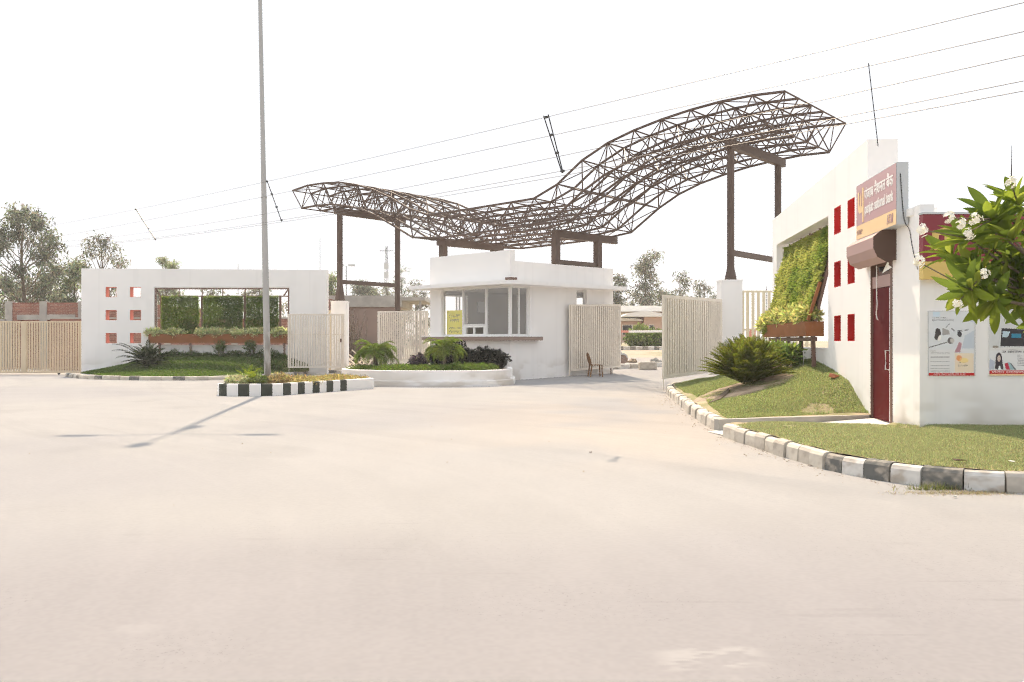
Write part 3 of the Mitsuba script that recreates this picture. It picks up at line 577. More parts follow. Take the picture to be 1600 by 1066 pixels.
SG(em, 0.004, 0.006, 'm_sign_yellow', 'emblem')
part(sg, 'lettering', text3('ATM', 0.13, RW(-1.50, SO + 0.006, 3.17), -D_R, 0.30), 'm_sign_maroon')
SG(scribble(-0.18, 0.14, 3.19, 0.07, 6, 0.0, np.random.default_rng(8)), 0.003, 0.006, 'm_hood', 'small_print')
single('sign_cable', ptube(spline([RW(-1.962, .13, 3.86), RW(-1.962, .11, 3.55), RW(-1.962, .07, 3.15), RW(-2.0, .012, 3.02), RW(-2.1, .012, 2.8), RW(-2.36, .012, 2.42)], 24), 0.006, 5), 'm_dark', 'thin dark cable hanging down from the bank sign box', 'cable')
# maroon fascia band on the front wall
fb = thing('fascia_sign', 'maroon and yellow fascia board along the top of the poster wall behind the white-flowered tree', 'sign')
part(fb, 'maroon_board', bx(XF - 0.01, 12.4, YF - 0.13, YF + 0.0, 2.52, 3.18), 'm_maroon')
part(fb, 'yellow_band', bx(XF - 0.01, 12.4, YF - 0.13, YF + 0.0, 2.27, 2.517), 'm_band_yellow')
emb = sbox(0.33, 0.05, 0.45, 0.56).union(Polygon([(0.10, 0.5), (0.2, 0.5), (0.2, 0.30), (0.33, 0.30), (0.33, 0.18), (0.14, 0.18), (0.10, 0.24)])).union(Polygon([(.2, .45), (.33, .45), (.33, .56), (.2, .52)])).buffer(0.012)
emb = affinity.scale(emb, .75, .8, origin=(0, 0.1))
part(fb, 'emblem', slab(emb, 0.006, A(XF + 0.05, YF - 0.131, 2.52), EX), 'm_band_yellow')
part(fb, 'top_trim', bx(XF - 0.02, 12.4, YF - 0.14, YF + 0.0, 3.182, 3.21), 'm_sign_grey')
# posters
def poster(label, px0, px1, py0, py1):
    k = thing('poster', label, 'poster')
    x0, x1 = (px0 - 800) / F * YF, (px1 - 800) / F * YF; z0, z1 = H - (py1 - HY) / F * YF, H - (py0 - HY) / F * YF
    w, h = x1 - x0, z1 - z0
    def pp(poly, d, m, name='print', color=None):
        mm = slab(affinity.affine_transform(poly, [w, 0, 0, h, 0, 0]), 0.0012, A(x0, YF - 0.016 - 0.0015 * d, z0), EX)
        if color is not None: part(k, name, mm, 'm_print', False, np.tile(color, (len(mm.vertices), 1)))
        else: part(k, name, mm, m)
    part(k, 'board', bx(x0 - .004, x1 + .004, YF - 0.016, YF + 0.003, z0 - .004, z1 + .004), 'm_paper')
    fr = sbox(-.006, 0, 1.006, 1.0).difference(sbox(0.012, 0.0, 0.988, 0.992))
    return k, pp, fr
from shapely.geometry import Point
def ell(x, y, a, b, r=0): return affinity.rotate(affinity.scale(Point(x, y).buffer(1, 12), a, b), r)
def textrow(x0, x1, z, h, n, seed, aspect=1.44):
    r = np.random.default_rng(seed); out = []; w = (x1 - x0) / n
    for i in range(n):
        x = x0 + i * w
        if r.random() < 0.14: continue
        out.append(sbox(x, z, x + w * 0.16, z + h)); out.append(sbox(x, z + h * .8, x + w * .7, z + h))
        if r.random() < .6: out.append(sbox(x + w * .5, z + h * r.random() * .5, x + w * .66, z + h))
        if r.random() < .5: out.append(sbox(x, z + h * .3, x + w * .6, z + h * .48))
    return union_all(out)
k, pp, fr = poster('white poster with grey drawings above a red strip, on the left of the poster wall', 1449.5, 1522.5, 486, 587)
pp(sbox(.02, .40, .98, .985), 0, None, 'picture_ground', (.66, .69, .72))
pp(sbox(.10, .91, .25, .985), 1, None, 'print', (.55, .68, .80))
pp(Polygon([(.78, .62), (.98, .70), (.98, .42), (.72, .42)]).union(Polygon([(.90, .83), (.98, .83), (.98, .98), (.88, .98)])), 1, None, 'print', (.50, .56, .63))
pp(ell(.21, .66, .06, .075, 20).union(ell(.18, .60, .05, .05, 30)), 1, None, 'dark_figure', (.05, .045, .045))
pp(Polygon([(.30, .62), (.46, .64), (.44, .70), (.30, .74)]), 1, None, 'print', (.34, .33, .32))
pp(ell(.24, .58, .05, .03, 60), 2, None, 'print', (.82, .80, .76))
pp(ell(.67, .64, .05, .042, -30).union(sbox(.62, .685, .73, .70)), 1, None, 'dark_figure', (.03, .03, .035))
pp(ell(.48, .54, .07, .05), 1, None, 'dark_figure', (.13, .12, .12)); pp(ell(.51, .54, .045, .035), 2, None, 'print', (.52, .50, .47))
pp(LineString([(.02, .435), (.40, .515)]).buffer(.007), 1, None, 'print', (.12, .12, .13))
pp(Polygon([(.56, .36), (.68, .36), (.72, .50), (.66, .52), (.60, .42)]), 1, None, 'print', (.42, .22, .26))
pp(LineString([(.38, .74), (.43, .79), (.46, .80)]).buffer(.006).union(LineString([(.5, .73), (.56, .69)]).buffer(.01)).union(LineString([(.78, .70), (.86, .71)]).buffer(.008)), 1, None, 'print', (.2, .2, .22))
pp(textrow(.06, .42, .885, .016, 16, 3).union(textrow(.08, .56, .842, .024, 18, 4)), 1, 'm_ink', 'lettering')
for i, z in enumerate((.375, .345, .285, .275, .21, .15, .105, .065)): pp(sbox(.05, z, .16 if i == 0 else .46, z + .012), 1, None, 'text_line', (.45, .45, .46))
pp(sbox(.57, .05, .97, .345), 0, None, 'print', (.78, .66, .50)); pp(ell(.66, .27, .06, .045), 1, None, 'print', (.72, .30, .12)); pp(ell(.76, .235, .10, .04), 1, None, 'print', (.86, .66, .28))
pp(textrow(.66, .82, .195, .014, 8, 5).union(textrow(.64, .84, .14, .026, 8, 6)), 1, 'm_ink', 'lettering')
pp(sbox(.0, .0, 1.0, .042), 2, 'm_red', 'red_strip'); pp(textrow(.12, .80, .012, .020, 34, 7), 3, 'm_white', 'lettering'); pp(fr, 3, 'm_sign_grey', 'border')
k, pp, fr = poster('white poster with a long-haired woman and shopping bags, right of the grey drawing poster', 1545, 1640, 478, 587)
pp(sbox(.0, .36, .99, .99), 0, None, 'picture_ground', (.58, .60, .60))
pp(Polygon([(.18, .42), (.20, .68), (.95, .64), (.95, .42)]), 1, None, 'print', (.02, .02, .025))
pp(Polygon([(.21, .55), (.22, .64), (.34, .63), (.30, .55)]), 2, None, 'print', (.45, .58, .66)); pp(sbox(.36, .54, .52, .60), 2, None, 'print', (.02, .20, .32))
pp(ell(.10, .41, .05, .02), 1, None, 'print', (.25, .22, .18))
pp(sbox(.0, .36, .99, .40), 1, None, 'print', (.66, .66, .64))
pp(textrow(.18, .60, .93, .03, 14, 11), 1, 'm_maroon', 'lettering'); pp(textrow(.22, .62, .325, .03, 14, 12).union(textrow(.32, .44, .365, .012, 8, 13)), 2, 'm_ink', 'lettering')
for i, z in enumerate((.29, .265, .235, .21, .19, .165, .14)): pp(sbox(.46, z, .52 if i < 2 else .9, z + .008), 1, None, 'text_line', (.28, .28, .30))
hair = ell(.155, .235, .052, .095).union(Polygon([(.105, .24), (.205, .24), (.23, .09), (.19, .09), (.165, .17), (.14, .09), (.09, .10)]))
pp(Polygon([(.10, .085), (.12, .17), (.155, .18), (.19, .17), (.205, .085)]), 1, None, 'woman_top', (.80, .80, .82)); pp(hair, 2, None, 'woman_hair', (.025, .02, .03)); pp(ell(.155, .245, .026, .046), 3, None, 'woman_face', (.62, .50, .44))
pp(sbox(.141, .254, .150, .259).union(sbox(.161, .254, .170, .259)).union(sbox(.148, .222, .163, .227)), 4, 'm_ink', 'woman_features')
pp(Polygon([(.0, .085), (.07, .085), (.09, .20), (.02, .24), (.0, .22)]), 1, None, 'print', (.42, .46, .55))
pp(Polygon([(.27, .085), (.34, .085), (.30, .185), (.25, .175)]), 1, None, 'shopping_bag', (.45, .02, .05)); pp(Polygon([(.34, .085), (.41, .085), (.33, .19), (.30, .185)]), 1, None, 'shopping_bag', (.30, .45, .48)); pp(Polygon([(.41, .085), (.44, .085), (.35, .18), (.335, .185)]), 2, None, 'shopping_bag', (.08, .08, .1))
pp(sbox(.0, .025, 1.0, .075), 2, 'm_red', 'red_strip'); pp(sbox(.0, .0, 1.0, .024), 2, 'm_sign_yellow', 'yellow_strip'); pp(textrow(.04, .66, .038, .026, 24, 14), 3, 'm_white', 'lettering')

# ------------------------------------------------------------------ kerbs
def kerb(label, pts, lens, h, d, colour, gap=0.012, z=lambda x, y: 0.0, cat='kerb', jit=0.012, seed=1, round_=0.045):
    k = thing('kerb', label, cat); r = np.random.default_rng(seed)
    p = resample(pts, step=0.03); s = np.r_[0, np.cumsum(np.linalg.norm(np.diff(p, axis=0), axis=1))]
    f = lambda t: A(np.interp(t, s, p[:, 0]), np.interp(t, s, p[:, 1]))
    t0, i = 0.0, 0
    while t0 < s[-1] - 0.05:
        L = lens[i % len(lens)] if hasattr(lens, '__len__') else lens
        t1 = min(t0 + L, s[-1]); a, b = f(t0 + gap / 2), f(t1 - gap / 2)
        m_ = (a + b) / 2; u = (b - a) / np.linalg.norm(b - a); nrm_ = A(u[1], -u[0])     # to the right of the path
        c = round_; prof = Polygon([(0, -0.1), (-0.012, h - c), (-0.02 - c * .3, h - c * .3), (-0.02 - c, h), (-d, h), (-d, -0.1)])
        off = r.normal(0, jit); mm = slab(prof, np.linalg.norm(b - a), A(0, 0, 0), (1, 0, 0), (0, 1, 0))   # x = outwards, y = up, z = along
        ang = r.normal(0, 0.015)
        U = A(nrm_[0], nrm_[1], 0); Wd = np.cross(U, EZ)
        start = a if Wd[:2] @ u > 0 else b
        O = A(*start, float(z(*m_)) + r.normal(0, 0.006)) + U * off
        part(k, 'stone', place(mm, O, U, EZ, Wd), colour(i, t0))
        t0, i = t1, i + 1
    return k
PAL = 'm_kerb_pale'
WHT, BLK, GRY = 'm_kerb_white', 'm_kerb_black', 'm_kerb_grey'
# near right lawn: positions read off the joints
kp = [(3.05, 13.75), (3.10, 13.2), (3.19, 12.3), (3.24, 11.7), (3.31, 10.95), (3.42, 10.15), (3.60, 9.65), (3.80, 9.28), (4.16, 8.9), (4.66, 8.68), (5.6, 8.55), (7.0, 8.5)]
kp = spline(kp, 80)
seq = [(0.55, PAL), (.40, GRY), (.38, PAL), (.38, GRY), (.36, PAL), (.36, GRY), (.36, PAL), (.34, GRY), (.34, PAL), (.33, BLK), (.33, WHT), (.34, BLK), (.33, WHT), (.38, BLK), (.36, WHT), (.34, GRY), (.5, WHT), (.4, BLK), (.4, WHT), (.4, BLK), (.4, WHT)]
kerb('black and white kerb curving round the lawn in front of the poster wall', kp[:, :2], [a for a, _ in seq], 0.19, 0.16, lambda i, t: seq[min(i, len(seq) - 1)][1], gap=0.022, seed=4, jit=0.010)
kp2 = spline([(4.9, 28.3), (4.35, 26.6), (3.95, 23.8), (3.62, 20.5), (3.35, 17.6), (3.20, 15.8), (3.17, 14.80)], 60)
kerb('weathered pale kerb along the mound with the big sago palm', kp2[::-1][:, :2] if False else kp2[:, :2], [.42, .5, .46, .52, .48], 0.19, 0.16, lambda i, t: [PAL, GRY, GRY, PAL, PAL][(i * 7) % 5], gap=0.03, seed=9)
kp3 = spline([(-17.6, 37.2), (-16.8, 36.0), (-15.0, 34.2), (-13.0, 33.5), (-11.3, 33.4), (-9.9, 34.7), (-8.9, 37.4), (-8.2, 39.7), (-7.2, 40.6)], 60)
def kc3(i, t):
    if t < 8.5: return [BLK, GRY][(i // 2) % 2] if i % 2 else PAL
    if t < 12.5: return GRY
    return WHT if i % 2 else BLK
kerb('long grey kerb along the shaded lawn under the six-hole wall', kp3[:, :2], [.42] * 20 + [.9] * 5 + [.40] * 40, 0.15, 0.15, kc3, gap=0.02, seed=3)
kerb('dusty kerb across the drive seen through the open gate', [(3.2, 39.0), (4.6, 39.9), (7.2, 41.9), (9.5, 43.2)], [.75, .75], 0.20, 0.2, lambda i, t: [GRY, WHT, BLK][(i * 2) % 3], gap=0.03, seed=5, z=lambda x, y: float(gz(x, y)))
kerb('black and white kerb in front of the far green bush', [(6.0, 60.5), (9.0, 60.3), (11.5, 61.5), (16.0, 62.5)], [.36, .42], 0.22, 0.2, lambda i, t: [BLK, WHT][i % 2], gap=0.02, seed=6, z=lambda x, y: float(gz(x, y)))
# low concrete side of the mound along the path, and the path
sw = Polygon([(0.0, 0.0), (2.86, 0.06), (2.86, 0.16), (1.6, 0.175), (0.0, 0.185)])
e0 = A(3.20, 14.62, 0); eU = A(6.02, 15.82, 0) - e0; eL = np.linalg.norm(eU); eU /= eL
single('edging_wall', slab(affinity.scale(sw, eL / 2.9, 1, origin=(0, 0)), 0.12, e0 + A(-eU[1], eU[0], 0) * 0.12, eU), 'm_concrete', 'low grey concrete edging between the mound and the path to the door', 'edging')
pv = [(3.02, 14.55, .006), (3.16, 13.55, .02), (5.83, 14.45, .112), (6.08, 15.95, .112), (3.25, 14.70, .02)]
pm = np.array(pv); pc = A(4.6, 14.7, .07)
struct('path', mesh(np.vstack([pm, pc]), [[5, 0, 1], [5, 1, 2], [5, 2, 3], [5, 3, 4], [5, 4, 0]]), 'm_path', 'pale concrete path up to the red door')

# ------------------------------------------------------------------ lawns
rng = np.random.default_rng(11)
zw = lambda s_: np.interp(s_, [0, .7, 1.5, 2.75, 4.5, 6, 9.6], [.17, .48, .66, .84, 1.0, .95, .55])
def zl1(s, t, xy):
    y = xy[..., 1]; w = zw(np.clip(y - 15.8, 0, 9.6))
    e = np.clip(s * 9.0, 0, 1) ** 0.8
    base = 0.165 + (w - 0.165) * (t ** 1.05) * e
    return base + 0.05 * (meshkit.noise(np.stack([xy[..., 0] * 2.2, xy[..., 1] * 2.2, 0 * y], -1)) - .5) * np.minimum(1, 6 * t * (1 - t)) * e
fr_ = np.array([[3.38, 14.75], [3.40, 15.9], [3.55, 17.6], [3.83, 20.5], [4.15, 23.8], [4.52, 26.4], [5.0, 27.9]])
bk_ = np.array([[6.03, 15.86], [6.10, 16.6], [6.19, 17.6], [6.48, 20.5], [6.80, 23.8], [6.93, 25.3], [7.0, 27.9]])
lawn1 = loft(fr_, bk_, zl1, 90, 40)
struct('lawn', lawn1, 'm_lawn', 'sunlit grass mound against the tall wall', smooth=True)
def lawn_pts(m, n, seed, bare=0.62):
    p = surf_sample(m, n, np.random.default_rng(seed))
    f = meshkit.fbm(np.stack([p[:, 0] * 1.3, p[:, 1] * 1.3, 0 * p[:, 0]], 1), 3, seed)
    return p[(f < bare) | (np.random.default_rng(seed + 1).random(len(p)) < 0.15)]
p = lawn_pts(lawn1, 210000, 21, .70)
ed = (p[:, 1] - 14.75) * 2.86 - (p[:, 0] - 3.38) * 1.15
p = p[(ed > 0.35 + 1.0 * meshkit.noise(p * A(1.3, 1.3, 0), 4)) & (p[:, 0] - np.interp(p[:, 1], fr_[:, 1], fr_[:, 0]) > 0.2 * meshkit.noise(p * A(1.3, .8, 0), 7))]
m, c = blades(p, 0.034, 0.010, rng, (0.33, 0.38, 0.155), 1.1, 0.22)
struct('grass', m, 'm_leaf', 'short sunlit grass on the mound', color=c, kind='stuff', cat='grass')
fr2 = kp[:, :2] + 0; fr2 = np.array([(x + 0.10 * a, y + 0.10 * b) for (x, y), (a, b) in zip(fr2, np.c_[np.gradient(fr2[:, 1]), -np.gradient(fr2[:, 0])] / np.linalg.norm(np.gradient(fr2, axis=0), axis=1)[:, None] * -1)])
bk2 = np.array([[3.30, 13.75], [4.2, 14.02], [5.79, 14.42], [5.80, 13.42], [7.0, 13.42], [9.0, 13.42], [11, 13.42], [12.5, 13.42]])
lawn2 = loft(fr2, bk2, lambda s, t, xy: 0.185 + 0.03 * np.sin(t * 3.1) - ss(.55, 1.0, t) * np.interp(xy[..., 0], [3.3, 4.2, 5.78, 5.80], [.135, .125, .075, .0]) + 0.02 * meshkit.noise(np.stack([xy[..., 0] * 3, xy[..., 1] * 3, 0 * t], -1)), 90, 40)
struct('lawn', lawn2, 'm_lawn', 'sunlit flat lawn between the kerb and the poster wall', smooth=True)
p = lawn_pts(lawn2, 270000, 31, .68); p = p[p[:, 0] < 8.0]
p = p[(p[:, 0] - 3.3) * 0.26 + 13.58 - p[:, 1] > 0.18 * meshkit.noise(p * A(2, 2, 0), 3)]
m, c = blades(p, 0.024, 0.0065, rng, (0.36, 0.395, 0.19), 1.2, 0.2)
struct('grass', m, 'm_leaf', 'short sunlit grass in front of the poster wall', color=c, kind='stuff', cat='grass')
fr3 = np.array([[-16.9, 37.0], [-14.9, 34.55], [-13.0, 33.7], [-11.3, 33.6], [-10.05, 34.8], [-9.1, 37.1], [-8.5, 38.9]])
bk3 = np.array([[-17.3, YL - .02], [-15.8, YL - .02], [-14.4, YL - .02], [-12.2, YL - .02], [-10.3, YL - .02], [-8.6, YL - .02], [-8.0, YL + .5]])
def zl3(s, t, xy): return 0.13 + (np.interp(xy[..., 0], [-17.2, -15.8, -14.4, -9.4, -8.4], [.0, .30, .62, .62, .3]) - 0.0) * ss(0.1, 1, t)
lawn3 = loft(fr3, bk3, zl3, 80, 30)
struct('lawn', lawn3, 'm_lawn', 'shaded lawn rising to the six-hole wall', smooth=True)
p = surf_sample(lawn3, 60000, np.random.default_rng(41))
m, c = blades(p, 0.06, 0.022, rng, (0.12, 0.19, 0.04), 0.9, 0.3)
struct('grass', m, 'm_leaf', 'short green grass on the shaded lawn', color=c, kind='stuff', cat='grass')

# ------------------------------------------------------------------ planted island with the lamp mast
isl = thing('traffic_island', 'planted traffic island with black and white painted rim holding the lamp mast', 'island')
front = spline([(-7.55, 24.95), (-7.62, 24.35), (-7.35, 24.02), (-6.9, 23.85), (-6.1, 23.80), (-5.4, 25.15), (-4.6, 26.5), (-3.95, 27.75)], 120)[:, :2]
front = spline([(-7.5, 25.0), (-7.60, 24.4), (-7.36, 24.05), (-6.75, 23.95), (-6.1, 24.15), (-5.46, 25.2), (-4.75, 26.5), (-4.05, 27.75)], 120)[:, :2]
back = spline([(-4.05, 27.75), (-4.6, 29.2), (-5.55, 31.0), (-6.3, 29.6), (-7.1, 27.0), (-7.5, 25.0)], 100)[:, :2]
def rim(path, z0, z1, d, n_in):
    path = np.asarray(path); g = np.gradient(path, axis=0); g /= np.linalg.norm(g, axis=1)[:, None]; nn = np.c_[-g[:, 1], g[:, 0]] * n_in
    inn = path + nn * d; n = len(path)
    v = np.vstack([np.c_[path, np.full(n, z0)], np.c_[path - nn * -0.0, np.full(n, z1 - .02)], np.c_[path + nn * .02, np.full(n, z1)], np.c_[inn, np.full(n, z1)], np.c_[inn, np.full(n, z0)]])
    i = np.arange(n - 1); f = []
    for r in range(4):
        a, b = r * n + i, (r + 1) * n + i
        f += [np.c_[a, a + 1, b + 1], np.c_[a, b + 1, b]]
    e = [[0, n, 4 * n], [n, 2 * n, 4 * n], [2 * n, 3 * n, 4 * n], [n - 1, 5 * n - 1, 2 * n - 1], [2 * n - 1, 5 * n - 1, 3 * n - 1], [3 * n - 1, 5 * n - 1, 4 * n - 1]]
    return mesh(v, np.vstack(f + [e]))
fs = resample(front, step=0.0205); slen = np.r_[0, np.cumsum(np.linalg.norm(np.diff(fs, axis=0), axis=1))]
t0, i = 0.0, 0
while t0 < slen[-1] - 0.1:
    L = 0.285 if i % 2 else 0.30
    seg = fs[(slen >= t0 - .011) & (slen <= t0 + L + .011)]
    last = t0 + L > slen[-1] - 0.75
    if last: seg = fs[slen >= t0 - .011]
    part(isl, 'rim_block', rim(seg, -0.05, 0.31, 0.14, 1), 'm_island_white' if (i % 2 == 0 or last) else 'm_island_black')
    t0 += L + (9 if last else 0); i += 1
part(isl, 'rim_back', rim(back, -0.05, 0.31, 0.12, 1), 'm_kerb_grey')
bedp = Polygon(np.vstack([front, back])).buffer(-0.09)
bed_iso = flat(bedp, 0.05, 0.20); part(isl, 'soil', bed_iso, 'm_soil')
mp_ = thing('lamp_mast', 'tall slim grey lamp mast standing in the planted traffic island', 'lamp post')
P0, P1 = A(-6.62, 25.6, 0.2), A(-6.90, 25.6, 14.3)
part(mp_, 'shaft', ptube([P0, P0 * .8 + P1 * .2, P0 * .5 + P1 * .5, P1], [0.092, 0.085, 0.06, 0.045], 14), 'm_pole', True)
for z_ in (0.10, 0.36): part(mp_, 'joint_ring', place(lathe([(0.0, 0), (0.09 - .02 * z_, 0), (0.09 - .02 * z_, .03), (0, .03)], 14), P0 * (1 - z_) + P1 * z_), 'm_pole')
for g in (0.06, 1.63, 3.2, 4.77):
    d = A(math.cos(g), math.sin(g), 0); am = part(mp_, 'arm', ptube([P1 + A(0, 0, -.1), P1 + d * .5 + A(0, 0, .12), P1 + d * 1.05 + A(0, 0, .18)], 0.025, 7), 'm_pole', True)
    hd_ = trimesh.creation.icosphere(2, 1.0); hd_.apply_scale([0.33, 0.13, 0.07]); part(am, 'lamp_head', place(hd_, P1 + d * 1.33 + A(0, 0, .2), d, np.cross(EZ, d), EZ), 'm_sign_grey', True)

# ------------------------------------------------------------------ curved planter of the booth
pl = thing('booth_planter', 'curved white planter wall wrapping the front of the guard booth', 'planter')
prim = spline([(-5.35, 32.6), (-5.62, 31.3), (-5.2, 30.0), (-4.2, 29.15), (-3.1, 28.82), (-2.0, 28.75), (-1.0, 29.0), (-0.35, 29.7), (-0.03, 30.7), (0.02, 31.9), (-0.02, 33.2)], 140)[:, :2]
part(pl, 'wall', rim(prim, -0.05, 0.50, 0.16, 1), 'm_wall', 30)
sk = prim.copy(); g = np.gradient(sk, axis=0); g /= np.linalg.norm(g, axis=1)[:, None]
sk_out = sk + np.c_[g[:, 1], -g[:, 0]] * 0.09; part(pl, 'skirt', rim(sk_out[8:], -0.05, 0.19, 0.085, 1), 'm_wall', 30)
inner = Polygon(np.vstack([prim, [(-0.1, 33.28), (-3.2, 36.5), (-5.2, 35.0)]])).buffer(-0.14)
part(pl, 'soil', flat(inner, 0.04, 0.40), 'm_soil')

# ------------------------------------------------------------------ plants
def frond(base, az, el, L, droop, nl, leafl, leafw, rng, col, r0=0.012, vee=0.5, fwd=0.75, start=0.1):
    t = lin(0, 1, 12); e = el - droop * t ** 1.4
    dr_ = np.cumsum(np.cos(e)) / 12 * L; dz = np.cumsum(np.sin(e)) / 12 * L
    d = A(math.cos(az), math.sin(az), 0); sp = A(*base) + d * dr_[:, None] + EZ * dz[:, None]
    s, c = plain(ptube(sp, np.linspace(r0, r0 * .3, 12), 4), np.array(col) * 0.9)
    tt = np.repeat(lin(start, 1, nl), 2); sg_ = np.tile([1, -1], nl); n = len(tt)
    P = np.stack([np.interp(tt, t, sp[:, k]) for k in range(3)], 1)
    tan = np.stack([np.interp(tt, t, np.gradient(sp[:, k])) for k in range(3)], 1); tan /= np.linalg.norm(tan, axis=1)[:, None]
    side = np.cross(tan, EZ); side /= np.linalg.norm(side, axis=1)[:, None] + 1e-9; up = np.cross(side, tan)
    ld = tan * fwd + side * sg_[:, None] + up * vee + 0.10 * rng.standard_normal((n, 3)); ld /= np.linalg.norm(ld, axis=1)[:, None]
    l = leafl * np.sin(np.pi * (0.12 + 0.83 * tt)) ** .7 * (0.9 + .2 * rng.random(n)); wv = np.cross(ld, up); wv /= np.linalg.norm(wv, axis=1)[:, None] + 1e-9
    mid = P + ld * l[:, None] * .5; tip = P + ld * l[:, None] - EZ * (0.12 * l[:, None])
    v = np.stack([P, mid + wv * leafw / 2, tip, mid - wv * leafw / 2], 1).reshape(-1, 3); k = 4 * np.arange(n)[:, None]
    m = mesh(v, np.concatenate([k + [0, 1, 2], k + [0, 2, 3]])); cc = np.repeat(tint(n, col, rng, .18), 4, 0)
    return join([(s, c), (m, cc)])
def rosette(label, name, cat, base, n, L, el, droop, nl, leafl, leafw, col, seed, trunk=None, group=None, elj=0.15, lj=0.3, **kw):
    k = thing(name, label, cat, group); r = np.random.default_rng(seed)
    if trunk:
        tz, tr = trunk; part(k, 'trunk', ptube([A(*base), A(*base) + A(.01, 0, tz * .5), A(*base) + A(0, 0, tz)], [tr * 1.15, tr, tr * .9], 9), 'm_bark', True); base = A(*base) + A(0, 0, tz)
    for i in range(n):
        f = (i + .5) / n; e = el[0] + (el[1] - el[0]) * f + r.normal(0, elj)
        m, c = frond(A(*base) + r.normal(0, .03, 3) * (1, 1, .4), i * 2.39996 + r.normal(0, .2), e, L * (1 - lj / 2 + lj * r.random()), droop * (0.7 + .6 * r.random()), nl, leafl, leafw, r, np.array(col) * (0.8 + .4 * r.random()), **kw)
        part(k, 'frond', m, 'm_leaf', False, c)
    return k
zmound = 0.50
sg1 = A(4.80, 19.35, zmound + .02)
rosette('big bushy sago palm with arching dark green fronds on the right mound', 'sago_palm', 'palm', sg1, 230, 1.0, (0.38, 1.5), 0.38, 64, 0.15, 0.011, (0.165, 0.19, 0.026), 3, r0=.009, vee=.35, lj=.10, elj=.07)
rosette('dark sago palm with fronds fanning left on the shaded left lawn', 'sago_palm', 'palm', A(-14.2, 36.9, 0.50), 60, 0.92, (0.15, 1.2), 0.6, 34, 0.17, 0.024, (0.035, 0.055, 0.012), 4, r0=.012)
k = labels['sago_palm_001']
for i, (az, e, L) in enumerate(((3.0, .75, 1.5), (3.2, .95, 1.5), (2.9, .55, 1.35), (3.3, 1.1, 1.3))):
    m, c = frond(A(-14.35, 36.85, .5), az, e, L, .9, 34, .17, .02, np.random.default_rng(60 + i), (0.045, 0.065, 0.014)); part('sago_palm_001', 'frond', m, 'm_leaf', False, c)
rosette('small bright green sago palm left of the lamp mast on the traffic island', 'sago_palm', 'palm', A(-6.95, 25.0, .25), 26, .52, (0.5, 1.4), .7, 22, .11, .014, (0.24, 0.31, 0.03), 6, r0=.006)
rosette('fountain-shaped pygmy palm at the left end of the booth planter', 'pygmy_palm', 'palm', A(-4.55, 31.4, .44), 40, 0.88, (.25, 1.35), 2.2, 46, .26, .008, (0.18, 0.25, 0.05), 7, trunk=(.50, .075), vee=.05, fwd=1.0)
rosette('pygmy palm with a bare stem in the middle of the booth planter', 'pygmy_palm', 'palm', A(-2.18, 30.4, .44), 32, 0.78, (.3, 1.3), 2.1, 40, .24, .008, (0.20, 0.27, 0.05), 8, trunk=(.62, .055), vee=.05, fwd=1.0)
def shrub(label, name, cat, blobs, n, L, w, col, seed, stems=True, up=0.3, group=None, amt=.3, kind=None, base=None, shell=.5, mat_='m_leaf'):
    k = thing(name, label, cat, group, kind); r = np.random.default_rng(seed); tot = sum(b[1][0] * b[1][1] + b[1][0] * b[1][2] for b in blobs); ms = []
    for c_, rr, *cc in blobs:
        nn = int(n * (rr[0] * rr[1] + rr[0] * rr[2]) / tot); p = blob_points(nn, c_, rr, r, shell)
        p += 0.25 * min(rr) * (meshkit.noise(p / (min(rr) * .5 + .05), seed)[:, None] - .5)
        m, co = leaves(p, L, w, r, cc[0] if cc else col, up, amt); ms.append((m, co))
    m, co = join(ms); part(k, 'foliage', m, mat_, False, co)
    if stems:
        st = [ptube([A(c_[0], c_[1], c_[2] - rr[2]), A(*c_) + r.normal(0, .3, 3) * rr], [.014, .006], 4) for c_, rr, *_ in blobs for _ in range(3)]
        part(k, 'stems', cat_(st), 'm_bark')
    return k
# booth planter beds
shrub('spreading bright green ground cover along the booth planter rim', 'ground_cover', 'ground cover', [((-4.7, 30.9, .5), (.8, .6, .12)), ((-3.6, 30.0, .52), (.9, .7, .13)), ((-2.5, 29.75, .52), (.9, .6, .15)), ((-1.5, 29.7, .55), (.8, .5, .17)), ((-0.9, 29.9, .56), (.5, .45, .15)), ((-3.4, 31.6, .5), (1.4, 1.0, .12))], 26000, .07, .022, (0.14, 0.21, 0.04), 12, stems=False, kind='stuff', shell=.1)
shrub('very dark clipped shrub at the right end of the booth planter', 'shrub', 'shrub', [((-0.62, 30.6, .80), (.55, .5, .36)), ((-0.95, 30.9, .85), (.5, .5, .35)), ((-1.5, 31.2, .8), (.5, .5, .3))], 5200, .10, .05, (0.006, 0.009, 0.005), 13, mat_='m_leaf_far')
shrub('dark purple leaved shrub behind the middle pygmy palm', 'shrub', 'shrub', [((-2.35, 31.7, .88), (.6, .5, .42)), ((-1.85, 31.6, .95), (.45, .45, .44))], 4200, .11, .05, (0.006, 0.008, 0.006), 14, mat_='m_leaf_far')
shrub('small purple-grey leaved plant at the left of the dark shrubs', 'shrub', 'shrub', [((-3.05, 31.0, .72), (.34, .3, .24))], 520, .12, .07, (0.085, 0.07, 0.085), 15, amt=.5)
